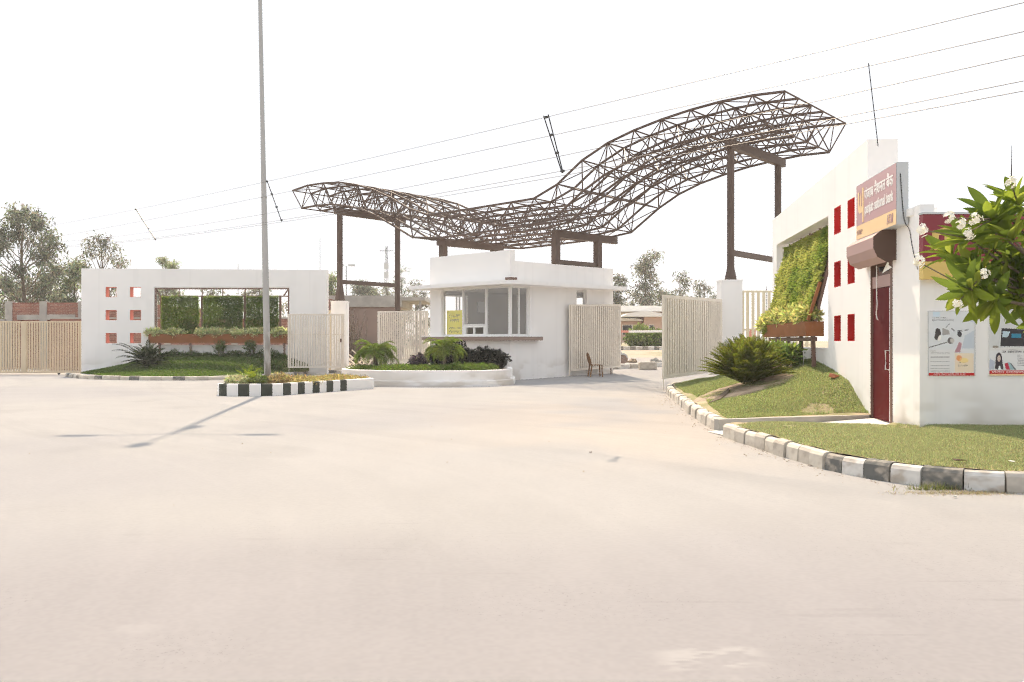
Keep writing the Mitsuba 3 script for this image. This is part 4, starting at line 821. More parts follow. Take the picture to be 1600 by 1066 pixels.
# island planting
shrub('yellowish low plants filling the traffic island behind the mast', 'ground_cover', 'ground cover', [((-5.7, 26.6, .30), (.8, 1.0, .13)), ((-5.1, 27.6, .30), (.7, 1.0, .11)), ((-6.3, 27.2, .30), (.6, .8, .10)), ((-5.6, 25.7, .28), (.5, .5, .08)), ((-4.6, 28.2, .28), (.4, .6, .08)), ((-5.5, 29.4, .28), (.5, .8, .08))], 9000, .07, .024, (0.40, 0.34, 0.13), 16, stems=False, kind='stuff', shell=.1, amt=.4)
for lb, c_, rr, col, sd in (('pale variegated plant at the left tip of the traffic island', (-7.2, 24.75, .36), (.34, .3, .16), (0.52, 0.55, 0.30), 17), ('greyish green bushy plant touching the left of the lamp mast', (-6.72, 24.9, .36), (.25, .25, .16), (0.30, 0.36, 0.14), 18), ('brownish bushy plant touching the right of the lamp mast', (-6.2, 25.2, .38), (.38, .35, .17), (0.38, 0.32, 0.15), 19)):
    shrub(lb, 'potted_shrub' if False else 'low_plant', 'plant', [(c_, rr)], 900, .08, .03, col, sd, amt=.45)
# left wall planting: trough, frame, green panels
def green_wall(label, O, U, Nn, s0, s1, zt0, zt1, dep, ztop_, setback, boff, panels, posts, legs, cols, n, seed, zleg, backing=True):
    """trough on the wall's face from s0 to s1, a leaning frame with leafy panels behind it; Nn points out of the wall"""
    k = thing('green_wall', label, 'green wall'); r = np.random.default_rng(seed)
    Q = lambda s, o, z: A(*O) + A(*U) * s + A(*Nn) * o + A(0, 0, z)
    pf = Polygon([(0.03, zt0), (dep - .05, zt0), (dep, zt1), (dep - .03, zt1), (dep - .08, zt0 + .03), (0.06, zt0 + .03), (0.06, zt1), (0.03, zt1)])
    Wd = np.cross(A(*Nn), EZ); st = s1 if Wd @ A(*U) < 0 else s0
    tr = part(k, 'trough', slab(pf, abs(s1 - s0), Q(st, 0, 0), Nn), 'm_brown_paint')
    for s in (s0, s1): part(tr, 'end_plate', slab(Polygon([(0.03, zt0), (dep - .05, zt0), (dep, zt1), (.03, zt1)]), .02, Q(s, 0, 0) - Wd * .01, Nn), 'm_brown_paint')
    part(tr, 'soil', slab(Polygon([(0.07, zt1 - .08), (dep - .04, zt1 - .08), (dep - .04, zt1 - .06), (.07, zt1 - .06)]), abs(s1 - s0) - .1, Q(st, 0, 0) + Wd * .05, Nn), 'm_soil')
    b, t = (boff, zt1 - .05), (-setback, ztop_)
    for s in posts: part(k, 'frame_post', bar(Q(s, *b), Q(s, *t), .09, .05, up=Nn), 'm_frame_brown')
    part(k, 'top_rail', bar(Q(s0 + .1, *t), Q(s1 - .1, *t), .05, .05), 'm_frame_brown')
    for s in legs: part(k, 'leg', bar(Q(s, dep * .5, zt0 - .005), Q(s, dep * .45, zleg), .07, .07), 'm_frame_brown')
    for a, e, zf in panels:
        m_ = int(n * (e - a)); uu, vv = a + (e - a) * r.random(m_), r.random(m_) * zf
        oo = b[0] + (t[0] - b[0]) * vv; zz = b[1] + (t[1] - b[1]) * vv; bump = meshkit.fbm(np.stack([uu * 2.6, zz * 2.6, 0 * uu], 1), 3, seed) - .45
        p = A(*O) + uu[:, None] * A(*U) + (oo + .04 + .16 * bump + .05 * r.random(m_))[:, None] * A(*Nn) + zz[:, None] * EZ
        f = ss(.35, .6, meshkit.fbm(np.stack([uu * 1.1 + seed, zz * 1.1, 0 * uu], 1), 3, seed + 3))[:, None]
        mm, cc = leaves(p, .085, .04, r, (1, 1, 1), .1, .25, dirs=np.tile(A(*Nn) * .9 + A(0, 0, -.15), (m_, 1)))
        cc = (cc * np.repeat(np.array(cols[0]) * f + np.array(cols[1]) * (1 - f), 4, 0)).clip(.004, .8)
        pn = part(k, 'leaf_panel', mm, 'm_leaf', False, cc)
        if backing: part(pn, 'mesh_backing', slab(sbox(a, 0.0, e, 1.0), .012, *( (lambda V: (Q(0, b[0], b[1]) - np.cross(A(*U), V) / np.linalg.norm(V) * .03, A(*U), V * zf))((Q(0, *t) - Q(0, *b))) )), 'm_dark_brown')
    return k, Q
YG = YL + .6
def XG(px): return (px - 800) / F * YG
def ZG(py): return H - (py - HY) / F * YG
k, Q = green_wall('leafy green wall in three panels with a brown trough in the six-hole wall', (0, YL, 0), (1, 0, 0), (0, -1, 0), XL(237), XL(449), ZL(536), ZL(522), .36, ZG(463), .60, -.60, [(XG(254), XG(312), .985), (XG(319), XG(380), .985), (XG(386), XG(436), .985)], [XG(252), XG(316), XG(383), XG(438)], [XL(x) for x in (252, 300, 350, 398, 446)], ((0.32, 0.45, 0.08), (0.17, 0.28, 0.055)), 8000, 51, .62, backing=False)
fk = [ (XL(243), 'l'), (XL(450), 'r') ]
for s in (XL(243.0), XL(450.5)): part(k, 'opening_frame', bar(A(s, YL + .05, ZL(538)), A(s, YL + .05, ZL(450.8)), .05, .05), 'm_frame_brown')
part(k, 'opening_frame', bar(A(XL(242), YL + .05, ZL(451.2)), A(XL(451), YL + .05, ZL(451.2)), .05, .05), 'm_frame_brown')
for px, s in ((243, .45), (450.5, -.45)): part(k, 'corner_brace', bar(A(XL(px), YL + .05, ZL(451)), A(XG(px) + s * .45, YG, ZG(463)), .04, .04), 'm_frame_brown')
for px in (280, 316, 348, 383): part(k, 'hanger', bar(A(XG(px), YG, ZG(462.5)), A(XG(px), YG, ZG(448)), .035, .035), 'm_frame_brown')
part(k, 'upper_rail', bar(A(XG(246), YG, ZG(447)), A(XG(448), YG, ZG(447)), .04, .04), 'm_frame_brown')
for i, (a, e) in enumerate(((236, 285), (313, 352), (366, 408), (428, 450))):
    w = ('leftmost', 'second from left', 'third from left', 'rightmost')[i]
    shrub(f'{w} pale variegated plant clump spilling over the brown trough of the six-hole wall', 'trough_plant', 'plant', [((XL(x), YL - .26, ZL(520) + .02 * j), (.42 * (e - a) / 80 + .2, .20, .17)) for j, x in enumerate(lin(a + 8, e - 8, 2))], 1500, .12, .05, (0.66, 0.70, 0.36), 70 + i, stems=False, amt=.45, group='variegated plants in the left trough')
r = np.random.default_rng(33)
bl = [((x, YL - .45 + .2 * r.random(), .70 + .12 * h_), (.3, .25, .12 + .14 * h_)) for x, h_ in [(XL(p_), r.random() ** 1.5) for p_ in range(262, 446, 7)]]
shrub('row of small dark green plants at the foot of the six-hole wall', 'plant_row', 'plants', bl, 7000, .11, .04, (0.11, 0.16, 0.05), 34, kind='stuff', up=.8)
for px, hh, lb in ((350, .75, 'taller leafy plant in the middle below the left trough'), (397, .8, 'taller leafy plant close behind the lamp mast below the left trough')):
    shrub(lb, 'tall_plant', 'plant', [((XL(px), YL - .6, .72 + hh / 2), (.26, .2, hh * .38)), ((XL(px) + .1, YL - .55, .6 + hh * .75), (.12, .1, hh * .3))], 230, .17, .045, (0.10, 0.15, 0.04), int(px), up=.9, shell=.2)
shrub('light green tuft at the right end of the shaded lawn by the small gate leaf', 'grass_tuft', 'plant', [((-9.6, 37.6, .42), (.5, .3, .16))], 700, .14, .03, (0.13, 0.19, 0.05), 36, up=.9, stems=False)
# right wall
k, Q = green_wall('steep sunlit green wall with brown trough in the tall right wall', B_R, D_R, N_R, 3.35, 8.6, 1.50, 1.80, .42, 3.84, .30, .20, [(3.45, 8.5, .97)], [3.42, 8.5], [3.5, 4.7, 6.1, 7.5], ((0.50, 0.54, 0.14), (0.26, 0.36, 0.07)), 4600, 52, .75)
for s in (4.2, 5.2, 6.2, 7.2): part(k, 'hanger', bar(Q(s, -.31, 3.8), Q(s, -.30, 3.9), .04, .04), 'm_frame_brown')
part(k, 'brace', bar(Q(3.40, .33, 1.82), Q(3.36, .10, 2.6), .05, .06, up=N_R), 'm_brown_paint')
part(k, 'bottom_rail', bar(Q(3.4, .2, 1.44), Q(8.5, .2, 1.44), .1, .08), 'm_frame_brown')
for i, s in enumerate((4.0, 5.2, 6.5, 7.8)):
    w = ('nearest', 'second nearest', 'second farthest', 'farthest')[i]
    shrub(f'{w} pale leafy clump spilling over the brown trough of the tall right wall', 'trough_plant', 'plant', [(Q(s, .24, 1.95), (.18, .75, .2))] + ([(Q(s + .3, .44, 1.80), (.12, .4, .2))] if i == 3 else []), 1500, .13, .05, (0.52, 0.54, 0.18), 80 + i, stems=False, amt=.35, group='pale plants in the right trough')
for i, (s, o, h_, sp, lb) in enumerate(((5.6, .62, .50, .38, 'broad glossy shrub behind the big sago palm'), (4.5, .50, .42, .24, 'narrow upright leafy plant under the right trough'), (7.0, .8, .5, .42, 'leafy shrub in the shade of the right trough, far end'))):
    c_ = RW(s, o, 0); g_ = .95
    shrub(lb, 'shrub', 'shrub', [((c_[0], c_[1], g_ - .15 + h_ * .55), (sp, sp, h_ * .5))], 950, .20, .06, (0.20, 0.28, 0.06), 90 + i, up=.5)
shrub('dry pale litter and twigs around the shrub foot on the right mound', 'dry_litter', 'litter', [((5.6, 20.4, .80), (.55, .7, .09)), ((5.95, 20.9, .95), (.3, .4, .08))], 900, .16, .03, (0.38, 0.32, 0.22), 96, stems=False, kind='stuff')
tap = thing('tap', 'thin garden tap pipe below the right trough', 'tap'); part(tap, 'pipe', ptube([RW(4.0, .3, .8), RW(4.0, .3, 1.2), RW(3.7, .3, 1.2)], .012, 6), 'm_aluminium')
# soil bank and litter at the big palm
th_ = lin(0, 2 * np.pi, 40); rr_ = lin(0, 1, 10)
TH, RR = np.meshgrid(th_, rr_, indexing='ij'); px_ = sg1[0] - .08 + RR * 1.05 * np.cos(TH); py_ = sg1[1] - .1 + RR * 1.15 * np.sin(TH)
def mound_z(x, y):
    fl = np.interp(y, fr_[:, 1], fr_[:, 0]); br = np.interp(y, bk_[:, 1], bk_[:, 0]); t = np.clip((x - fl) / (br - fl), 0, 1)
    return .165 + (zw(np.clip(y - 15.8, 0, 9.6)) - .165) * t ** 1.05
pz_ = mound_z(px_, py_) + .035 - .05 * ss(.85, 1, RR) + .03 * (meshkit.noise(np.stack([px_ * 5, py_ * 5, 0 * px_], -1)) - .5)
i, j = np.meshgrid(np.arange(39), np.arange(9), indexing='ij'); q = np.stack([i * 10 + j, i * 10 + j + 1, (i + 1) * 10 + j + 1, (i + 1) * 10 + j], -1).reshape(-1, 4)
sm = mesh(np.stack([px_, py_, pz_], -1).reshape(-1, 3), np.vstack([q[:, [0, 2, 1]], q[:, [0, 3, 2]]]))
struct('soil', sm if sm.face_normals[:, 2].mean() > 0 else mesh(sm.vertices, sm.faces[:, ::-1]), 'm_soil', 'bare sandy soil ring under the big sago palm', smooth=True)
def MZ(x, y, d): return A(x, y, float(mound_z(A(x), A(y))[0]) + d)
single('dry_fronds', cat_([ptube(spline([MZ(4.20 + .03 * a, 18.8 + .07 * a, .07), MZ(4.0 + .035 * a, 18.4 + .05 * a, .05), MZ(3.74 + .03 * a, 17.95 + .03 * a, .03)], 8), [.012, .018, .016, .014, .012, .012, .01, .006], 5) for a in range(9)]), 'm_bark', 'heap of cut dry frond stalks at the left foot of the big sago palm', 'dry fronds')
b_ = cbox(.23, .11, .075, .006); b_.apply_transform(trimesh.transformations.euler_matrix(.25, .15, .9)); b_.apply_translation([6.05, 17.75, float(mound_z(A(6.05), A(17.75))[0]) + .05])
single('brick', b_, 'm_brick_plain', 'single loose red brick lying on the grass near the tall wall', 'brick')
# weeds and scraps at the near kerb
m, c = blades(np.c_[rng.normal(3.98, .14, 260), rng.normal(8.90, .04, 260), np.zeros(260)], .06, .007, rng, (0.18, 0.20, 0.07), 1.2)
m2, c2 = blades(np.c_[rng.normal(4.15, .28, 1400), rng.normal(8.68, .07, 1400), np.zeros(1400)], .018, .005, rng, (0.36, 0.31, 0.18), 1.6)
struct('weeds', *[join([(m, c), (m2, c2)])[0]], 'm_leaf', 'weeds and dry grass growing at the foot of the black and white kerb', color=join([(m, c), (m2, c2)])[1], kind='stuff', cat='weeds')
def scrap(lb, x, y, z, s, m, seed):
    r = np.random.default_rng(seed); g = lin(0, 2 * np.pi, 7)[:-1]; v = np.c_[x + s * np.cos(g) * (.5 + r.random(6)), y + s * .6 * np.sin(g) * (.5 + r.random(6)), z + .012 + .3 * s * r.random(6)]
    v = np.vstack([v, [x, y, z + .005 + .2 * s]]); f = [[i, (i + 1) % 6, 6] for i in range(6)]
    vv = np.vstack([v, v - [0, 0, .004]]); ff = f + [[c + 7, b + 7, a + 7] for a, b, c in f]
    single('litter_scrap', mesh(vv, ff), m, lb, 'litter')
scrap('dark dry leaf lying on the road near the curving kerb', 3.35, 10.55, 0, .035, 'm_dark_brown', 1)
scrap('white paper scrap on the road below the black kerb stone', 3.95, 8.42, 0, .035, 'm_white', 2)
scrap('white scrap on the lawn near the right picture edge', 4.85, 9.15, .22, .04, 'm_white', 3)
scrap('dark withered leaf on the lawn behind the black kerb stone', 4.35, 9.2, .22, .06, 'm_dark_brown', 4)
scrap('small dark stone on the open road in the middle', .98, 11.8, 0, .018, 'm_dark_brown', 5)

r = np.random.default_rng(61); pv_, pf_ = [], []
o8 = np.array([[1, 0, 0], [-1, 0, 0], [0, 1, 0], [0, -1, 0], [0, 0, 1], [0, 0, -1.0]]); of = np.array([[0, 2, 4], [2, 1, 4], [1, 3, 4], [3, 0, 4], [2, 0, 5], [1, 2, 5], [3, 1, 5], [0, 3, 5]])
def pebbles(line, n, spread, s0):
    p = resample(line, n=400)
    for i in range(n):
        q = p[int(r.integers(400))]; sz = s0 * (.35 + r.random() ** 3 * 1.6); e = abs(r.normal(0, spread))
        pf_.append(of + 6 * len(pf_)); pv_.append(o8 * sz * (.6 + .6 * r.random((6, 1))) * (1, .8, .55) + [q[0] - e * .8, q[1] - e * .5, sz * .2])
pebbles(kp[:, :2], 420, .16, .008); pebbles(kp2[:, :2], 260, .2, .010)
for i in range(40): q = (r.uniform(-6, 5), r.uniform(7, 22)); pf_.append(of + 6 * len(pf_)); sz = .004 + .007 * r.random() ** 2; pv_.append(o8 * sz * (.6 + .6 * r.random((6, 1))) + [q[0], q[1], sz * .2])
struct('gravel', mesh(np.vstack(pv_), np.vstack(pf_)), 'm_soil', 'loose grit and small stones along the kerbs and on the road', kind='stuff', cat='gravel')

# frangipani tree
pt = thing('frangipani_tree', 'frangipani tree with long glossy leaves and white flower clusters at the right picture edge', 'tree')
YP = 9.6
def leaf_mesh(L, W, bend, fold):
    t = lin(0, 1, 9); wd = W * np.sin(np.pi * t ** .8) ** .8 * (.35 + .65 * t) * 1.15; wd[0] = .008; wd[-1] = .002
    z = bend * L * t ** 2; v = []
    for a, b, c_ in zip(t, wd, z): v += [(a * L, -b / 2, c_ + fold * b), (a * L, 0, c_), (a * L, b / 2, c_ + fold * b)]
    f = []
    for i in range(8):
        for s in (0, 1):
            a = 3 * i + s; f += [[a, a + 3, a + 4], [a, a + 4, a + 1]]
    return mesh(v, f)
LSPEC = ((.32, .115, -.18, .18, 'a'), (.36, .12, -.30, .15, 'b'), (.29, .11, -.08, .2, 'c'), (.33, .115, -.22, .16, 'a'))
LM = [leaf_mesh(*l[:4]) for l in LSPEC]
LV = [mikit.ply(m_, f'm_plumeria_{l[4]}', True) for m_, l in zip(LM, LSPEC)]
trunkb = A(6.08, YP + .1, .18); fork = A(5.95, YP + .15, 1.70)
part(pt, 'trunk', ptube(spline([trunkb, A(6.02, YP + .1, .9), fork], 10), np.linspace(.075, .055, 10), 9), 'm_bark', True)
ros = [(1500, 372), (1474, 398), (1541, 342), (1578, 318), (1606, 345), (1518, 420), (1562, 438), (1503, 452), (1592, 408), (1543, 468), (1583, 462), (1615, 448), (1538, 388), (1570, 372), (1525, 446), (1640, 380), (1655, 430), (1630, 490), (1680, 340)]
r = np.random.default_rng(77)
tips, extra = [], []
ros2 = [(1512, 450), (1533, 365), (1556, 405), (1575, 425), (1603, 378), (1530, 455), (1568, 448), (1600, 430), (1556, 345), (1620, 410), (1592, 470), (1512, 435), (1700, 390), (1690, 450), (1740, 420), (1720, 350), (1665, 480), (1770, 460), (1650, 330)]
def limb_rosette(x, y, Yd, nl, as_parts):
    P = at(x, y, Yd)
    mid = fork * .45 + P * .55 + A(.05, r.normal(0, .05), .1 * r.random() - .1)
    part(pt, 'branch', ptube(spline([fork, mid, P], 10), np.linspace(.020, .010, 10), 6), 'm_bark', True)
    ax = P - (fork + A(0, 0, .2)); ax /= np.linalg.norm(ax); ax = ax * .7 + A(0, -.15, .55 if y < 445 else -.25); ax /= np.linalg.norm(ax)
    e1 = np.cross(ax, A(.3, 1, .2)); e1 /= np.linalg.norm(e1); e2 = np.cross(ax, e1)
    for j in range(nl):
        g = j * 2.39996 + r.normal(0, .2); op = .35 + .95 * (j / nl) + r.normal(0, .1)
        d = ax * math.cos(op) + (e1 * math.cos(g) + e2 * math.sin(g)) * math.sin(op); d /= np.linalg.norm(d)
        upv = ax - d * (ax @ d) + r.normal(0, .15, 3); upv -= d * (upv @ d); upv /= np.linalg.norm(upv); sd = np.cross(upv, d)
        M = np.eye(4); s_ = .85 + .35 * r.random(); M[:3, 0], M[:3, 1], M[:3, 2], M[:3, 3] = d * s_, sd * s_, upv * s_, P - ax * .05 * (j / nl)
        v_ = int(r.integers(4))
        if as_parts: part(pt, 'leaf', LV[v_], None, to=T(M.tolist()))
        else:
            m_ = LM[v_].copy(); m_.apply_transform(M); extra.append(m_)
    return P
for i, (x, y) in enumerate(ros): tips.append(limb_rosette(x + 12, y, YP + r.normal(0, .22), 15, True))
for i, (x, y) in enumerate(ros2): limb_rosette(x + 22, y - 4, YP + .25 + r.normal(0, .25), 13, False)
part(pt, 'foliage', cat_(extra), 'm_plumeria_b', True, kind='stuff')
def flower_cluster(P, n, r, R=.075):
    out = []
    for i in range(n):
        o = r.normal(0, 1, 3); o /= np.linalg.norm(o); o[1] = -abs(o[1]); c_ = P + o * R * (.15 + .95 * r.random())
        d, s, u = frame(o)
        for g in range(5):
            a = g * 1.2566; pd = s * math.cos(a) + u * math.sin(a); pp_ = s * math.cos(a + 1.57) + u * math.sin(a + 1.57); L_ = .034
            out.append(mesh([c_, c_ + pd * L_ * .6 + pp_ * .013 + o * .008, c_ + pd * L_ + o * .004, c_ + pd * L_ * .6 - pp_ * .011 + o * .012], [[0, 1, 2], [0, 2, 3]]))
    return cat_(out)
for i, (x, y, n) in enumerate(((1439, 359, 9), (1434, 409, 9), (1482, 341, 7), (1499, 351, 8), (1524, 344, 7), (1513, 363, 7), (1496, 474, 6), (1580, 287, 8), (1536, 430, 5))):
    Pf = at(x, y, YP - .35); part(pt, 'flower_cluster', flower_cluster(Pf, n + 3, r, .06), 'm_petal')
    tp = min(tips, key=lambda t: np.linalg.norm(t - Pf)); part(pt, 'flower_stalk', rod(tp, Pf, .006, 5), 'm_bark')

# ------------------------------------------------------------------ overhead wires with spreaders
WA, WB = A(5.04, 9.27, 0), A(-24.6, 30.8, 0)              # wire line: WA + s * WB
ROWS = [lambda s: H + (528 - 347 * 0 - 0) / F * 0 for _ in range(4)]
def wpt(s, pyr):  # height from photo rows at a few places
    return WA + WB * s
def wire_z(anchors):
    ss_, zz_ = [], []
    for px, py in anchors:
        q_ = (px - 800) / F; s = (WA[0] - q_ * WA[1]) / (q_ * WB[1] - WB[0]); Y = WA[1] + WB[1] * s
        ss_.append(s); zz_.append(H - (py - HY) / F * Y)
    return np.polyfit(ss_, zz_, 2)
anch = [[(1600, 5), (1180, 100), (870, 187), (430, 275), (240, 325), (80, 352)], [(1600, 48), (1180, 143), (870, 214), (480, 288), (240, 345), (80, 371)], [(1600, 86), (1180, 180), (880, 243), (600, 300), (240, 362), (80, 379)], [(1600, 124), (1320, 185), (870, 270), (690, 300), (240, 372), (80, 385)], [(1600, 148), (1320, 190), (1100, 232), (860, 280), (240, 374), (80, 387)]]
WZ = [wire_z(a) for a in anch]
def wp(i, s, off=0.0): return WA + WB * s + A(0, 0, float(np.polyval(WZ[i], s)))
for i in range(5):
    w = ('topmost', 'second', 'third', 'fourth', 'lowest')[i]
    single('overhead_wire', ptube([wp(i, s) for s in lin(-.55, 1.25, 60)], .0040, 4, cap=False), 'm_cable', f'{w} of five thin overhead wires slanting across the sky', 'wire', group='overhead wires')
wdir = WB / np.linalg.norm(WB)
def s_of(px):
    q_ = (px - 800) / F; return (WA[0] - q_ * WA[1]) / (q_ * WB[1] - WB[0])
for pa, pb, i0, i1, rr_, dbl, lb in ((853, 879, 0, 3, .010, True, 'double dark spreader rod on the wires left of the canopy hump'), (212, 243, 0, 4,    .019, False, 'dark spreader rod on the wires above the six-hole wall'), (417, 440, 0, 3, .012, False, 'dark spreader rod on the wires just right of the lamp mast'), (36, 47, 0, 1, .016, False, 'dark spreader rod on the wires in front of the far left tree'), (1357, 1372, 1, 4, .005, False, 'thin dark rod on the wires above the tall right wall')):
    k = thing('wire_spreader', lb, 'wire spreader'); hi, lo = wp(i0, s_of(pa)), wp(i1, s_of(pb))
    if pa == 1357: lo = lo - A(0, 0, .28)
    for d_ in ((-.055, .055) if dbl else (0,)): part(k, 'rod', rod(hi + wdir * d_ + A(0, 0, .03), lo + wdir * d_ * .2 - A(0, 0, .03), rr_, 6), 'm_wire')
    if pa != 1357:
        for i in range(4):
            f = i / 3; part(k, 'clamp', bar(hi * (1 - f) + lo * f - wdir * .03, hi * (1 - f) + lo * f + wdir * .03, .04, .03), 'm_wire')
single('antenna', ptube([at(1580, 300, 16.0), at(1581, 228, 16.0)], [.012, .004], 6), 'm_wire', 'thin antenna rod rising behind the frangipani tree', 'antenna')

# ------------------------------------------------------------------ background buildings
def building_brick():
    k = thing('brick_building', 'unplastered red brick building with concrete columns behind the cream sliding gate', 'building')
    Y = 48.0; X = lambda px: (px - 800) / F * Y; Z = lambda py: H - (py - HY) / F * Y
    w = sbox(X(15), -.2, X(236), Z(473)).difference(sbox(X(32), .9, X(62), Z(500))).difference(sbox(X(76), .9, X(116), Z(500)))
    part(k, 'wall', slab(w, .25, A(0, Y + .25, 0), EX), 'm_brick')
    for px in (14, 68, 128, 190): part(k, 'column', bx(X(px) - .18, X(px) + .18, Y - .06, Y + .3, -.2, Z(471)), 'm_concrete')
    part(k, 'lintel', bx(X(27), X(66), Y - .05, Y - .003, Z(500), Z(492)), 'm_concrete'); part(k, 'lintel', bx(X(72), X(118), Y - .05, Y - .003, Z(500), Z(491.5)), 'm_concrete')
    part(k, 'side_wall', bx(X(236) - .25, X(236), Y + .26, Y + 8, -.2, Z(475)), 'm_brick')
    part(k, 'back_wall', bx(X(8), X(236) - .3, Y + 1.8, Y + 2.0, -.2, 3.0), 'm_brick'); part(k, 'lower_wall', bx(X(-90), X(14), Y - .5, Y - .25, -.2, Z(499)), 'm_concrete')
building_brick()
k = thing('boundary_wall', 'low brick wall seen through the opening of the six-hole wall', 'wall')
part(k, 'wall', bx(-22, -9.2, 45.0, 45.2, -.2, 2.45), 'm_brick'); part(k, 'coping', bx(-22, -9.2, 44.97, 45.23, 2.452, 2.53), 'm_concrete')
for x in (-19.5, -16.4, -13.2, -10.2): part(k, 'pier', bx(x - .15, x + .15, 44.93, 44.995, -.2, 2.45), 'm_concrete')
k = thing('plastered_building', 'unfinished pinkish building with a grey concrete roof beam behind the left gateway', 'building')
Y = 56.0; X = lambda px: (px - 800) / F * Y; Z = lambda py: H - (py - HY) / F * Y
part(k, 'wall', bx(X(500), X(626), Y, Y + .25, -.2, Z(480)), 'm_grey_render')
part(k, 'roof_beam', bx(X(500), X(628), Y - .12, Y + 6, Z(479.8), Z(462)), 'm_concrete'); part(k, 'roof_edge', bx(X(628), X(664), Y - .12, Y + 6, Z(470), Z(464.5)), 'm_concrete')
part(k, 'roof_post', bx(X(655), X(658), Y, Y + .2, -.2, Z(470)), 'm_concrete')
part(k, 'brick_bay', bx(X(506), X(523), Y - 2.2, Y - .13, -.2, Z(469)), 'm_brick')
k = thing('pink_house', 'low pink house with wide white flat roofs seen through the open gate', 'house')
Y = 84.0; g0 = 1.28
part(k, 'wall', bx(X(960) * 84 / 56, 15.0, Y, Y + 8, g0 - .3, 4.0), 'm_pink')
part(k, 'wall', bx(11.3, 13.15, Y - 3.2, Y - .002, g0 - .3, 3.45), 'm_pink'); part(k, 'wall', bx(8.0, 11.2, Y - 2.4, Y - .002, g0 - .3, 3.1), 'm_pink')
def roof_slab(x0, x1, y0, y1, z, t): return bx(x0, x1, y0, y1, z, z + t)
rf = slab(Polygon([(7.0, 4.0), (16, 4.0), (16, 4.35), (12.5, 4.5), (8.6, 4.5), (7.0, 4.35)]), 10, A(0, Y + 9, 0), EX); part(k, 'roof', rf, 'm_roof_white')
part(k, 'roof', slab(Polygon([(9.2, 3.46), (13.6, 3.46), (13.6, 3.60), (11.2, 3.95), (9.8, 3.75)]), 4.4, A(0, Y - .01, 0), EX), 'm_roof_white')
part(k, 'roof', slab(Polygon([(7.4, 3.12), (11.25, 3.12), (11.0, 3.25), (8.6, 3.42), (7.4, 3.3)]), 3.4, A(0, Y - .012, 0), EX), 'm_roof_white')
for x0, x1, z0, z1, yy in ((9.55, 10.4, 1.95, 2.75, Y - 2.43), (10.4, 10.95, 1.95, 2.75, Y - 2.43), (11.75, 12.1, 2.1, 2.75, Y - 3.23), (14.1, 14.6, 1.4, 3.1, Y - .03)):
    w = part(k, 'window', bx(x0, x1, yy, yy + .02, z0, z1), 'm_dark'); part(w, 'frame', cat_([bx(x0 - .05, x0, yy - .02, yy + .03, z0, z1), bx(x1, x1 + .04, yy - .02, yy + .03, z0, z1), bx(x0 - .05, x1 + .04, yy - .02, yy + .03, z1, z1 + .05)]), 'm_alu_white')
for x in (13.6, 14.9): part(k, 'porch_post', bx(x - .12, x + .12, Y - 1.2, Y - .9, g0 - .3, 4.0), 'm_pink')
ba = thing('boom_barrier', 'red and white boom barrier closed across the drive beyond the gate', 'barrier')
zb_ = H + 15 / F * 62
for i in range(8):
    x0 = 6.4 + i * 1.25; part(ba, 'boom_section', bar((x0, 62, zb_ - .02 + .012 * i), (x0 + 1.24, 62, zb_ - .008 + .012 * i), .1, .15), 'm_coral' if i in (0, 3, 6) else 'm_white')
part(ba, 'post', bx(15.6, 15.95, 61.8, 62.2, .6, 2.2), 'm_coral')
shrub('big light green bush beyond the drive, behind the boom barrier', 'bush', 'bush', [((8.9, 66, 1.5), (1.1, 1.0, .62)), ((10.2, 66.3, 1.5), (1.0, 1.0, .74)), ((11.4, 66.5, 1.35), (1.0, 1.0, .5)), ((9.6, 65.6, 1.25), (.6, .6, .5)), ((9.1, 67, 2.0), (.7, .7, .55), (.20, .24, .07))], 5200, .24, .10, (0.14, 0.19, 0.05), 101)
shrub('darker bush right of the light green bush beyond the drive', 'bush', 'bush', [((12.7, 67, 1.55), (.9, 1.0, .75))], 1500, .25, .1, (0.06, 0.085, 0.035), 102)
# parked scooter behind the gate leaf
sc = thing('scooter', 'dusty dark scooter parked half hidden behind the middle gate leaf', 'scooter')
O = A(4.72, 43.0, float(gz(4.92, 43.0)) + .05)
def whl(c): return place(lathe([(0, -.03), (.12, -.035), (.17, -.055), (.21, -.03), (.21, .03), (.17, .055), (.12, .035), (0, .03)], 20), c, (1, 0, 0), (0, 0, 1), (0, -1, 0))
part(sc, 'wheel', whl(O + A(.34, 0, .22)), 'm_grey_render', True); part(sc, 'wheel', whl(O + A(-.75, 0, .22)), 'm_rubber', True)
part(sc, 'body', slab(Polygon([(-1.0, .35), (-.3, .25), (.0, .30), (.12, .55), (.18, .86), (.06, .92), (-.02, .5), (-.3, .42), (-.45, .70), (-1.0, .68)]).buffer(.04), .3, O + A(0, .15, 0), EX), 'm_frame_brown', 30)
part(sc, 'seat', slab(Polygon([(-1.0, .72), (-.4, .74), (-.35, .80), (-1.0, .84)]).buffer(.02), .26, O + A(0, .13, 0), EX), 'm_dark', 30)
part(sc, 'headlamp', place(trimesh.creation.icosphere(2, .13), O + A(.12, 0, .93), (1.2, 0, 0), (0, 1, 0), (0, 0, .8)), 'm_dark', True); part(sc, 'handlebar', rod(O + A(.06, -.3, 1.0), O + A(.06, .3, 1.0), .018), 'm_dark')
part(sc, 'mudguard', slab(Polygon([(.10, .34), (.2, .47), (.36, .5), (.52, .40), (.56, .25), (.5, .28), (.44, .38), (.34, .42), (.22, .40)]), .14, O + A(0, .07, 0), EX), 'm_sign_grey', 30); part(sc, 'fork', rod(O + A(.34, 0, .22), O + A(.13, 0, .85), .035), 'm_sign_grey')
r = np.random.default_rng(9)
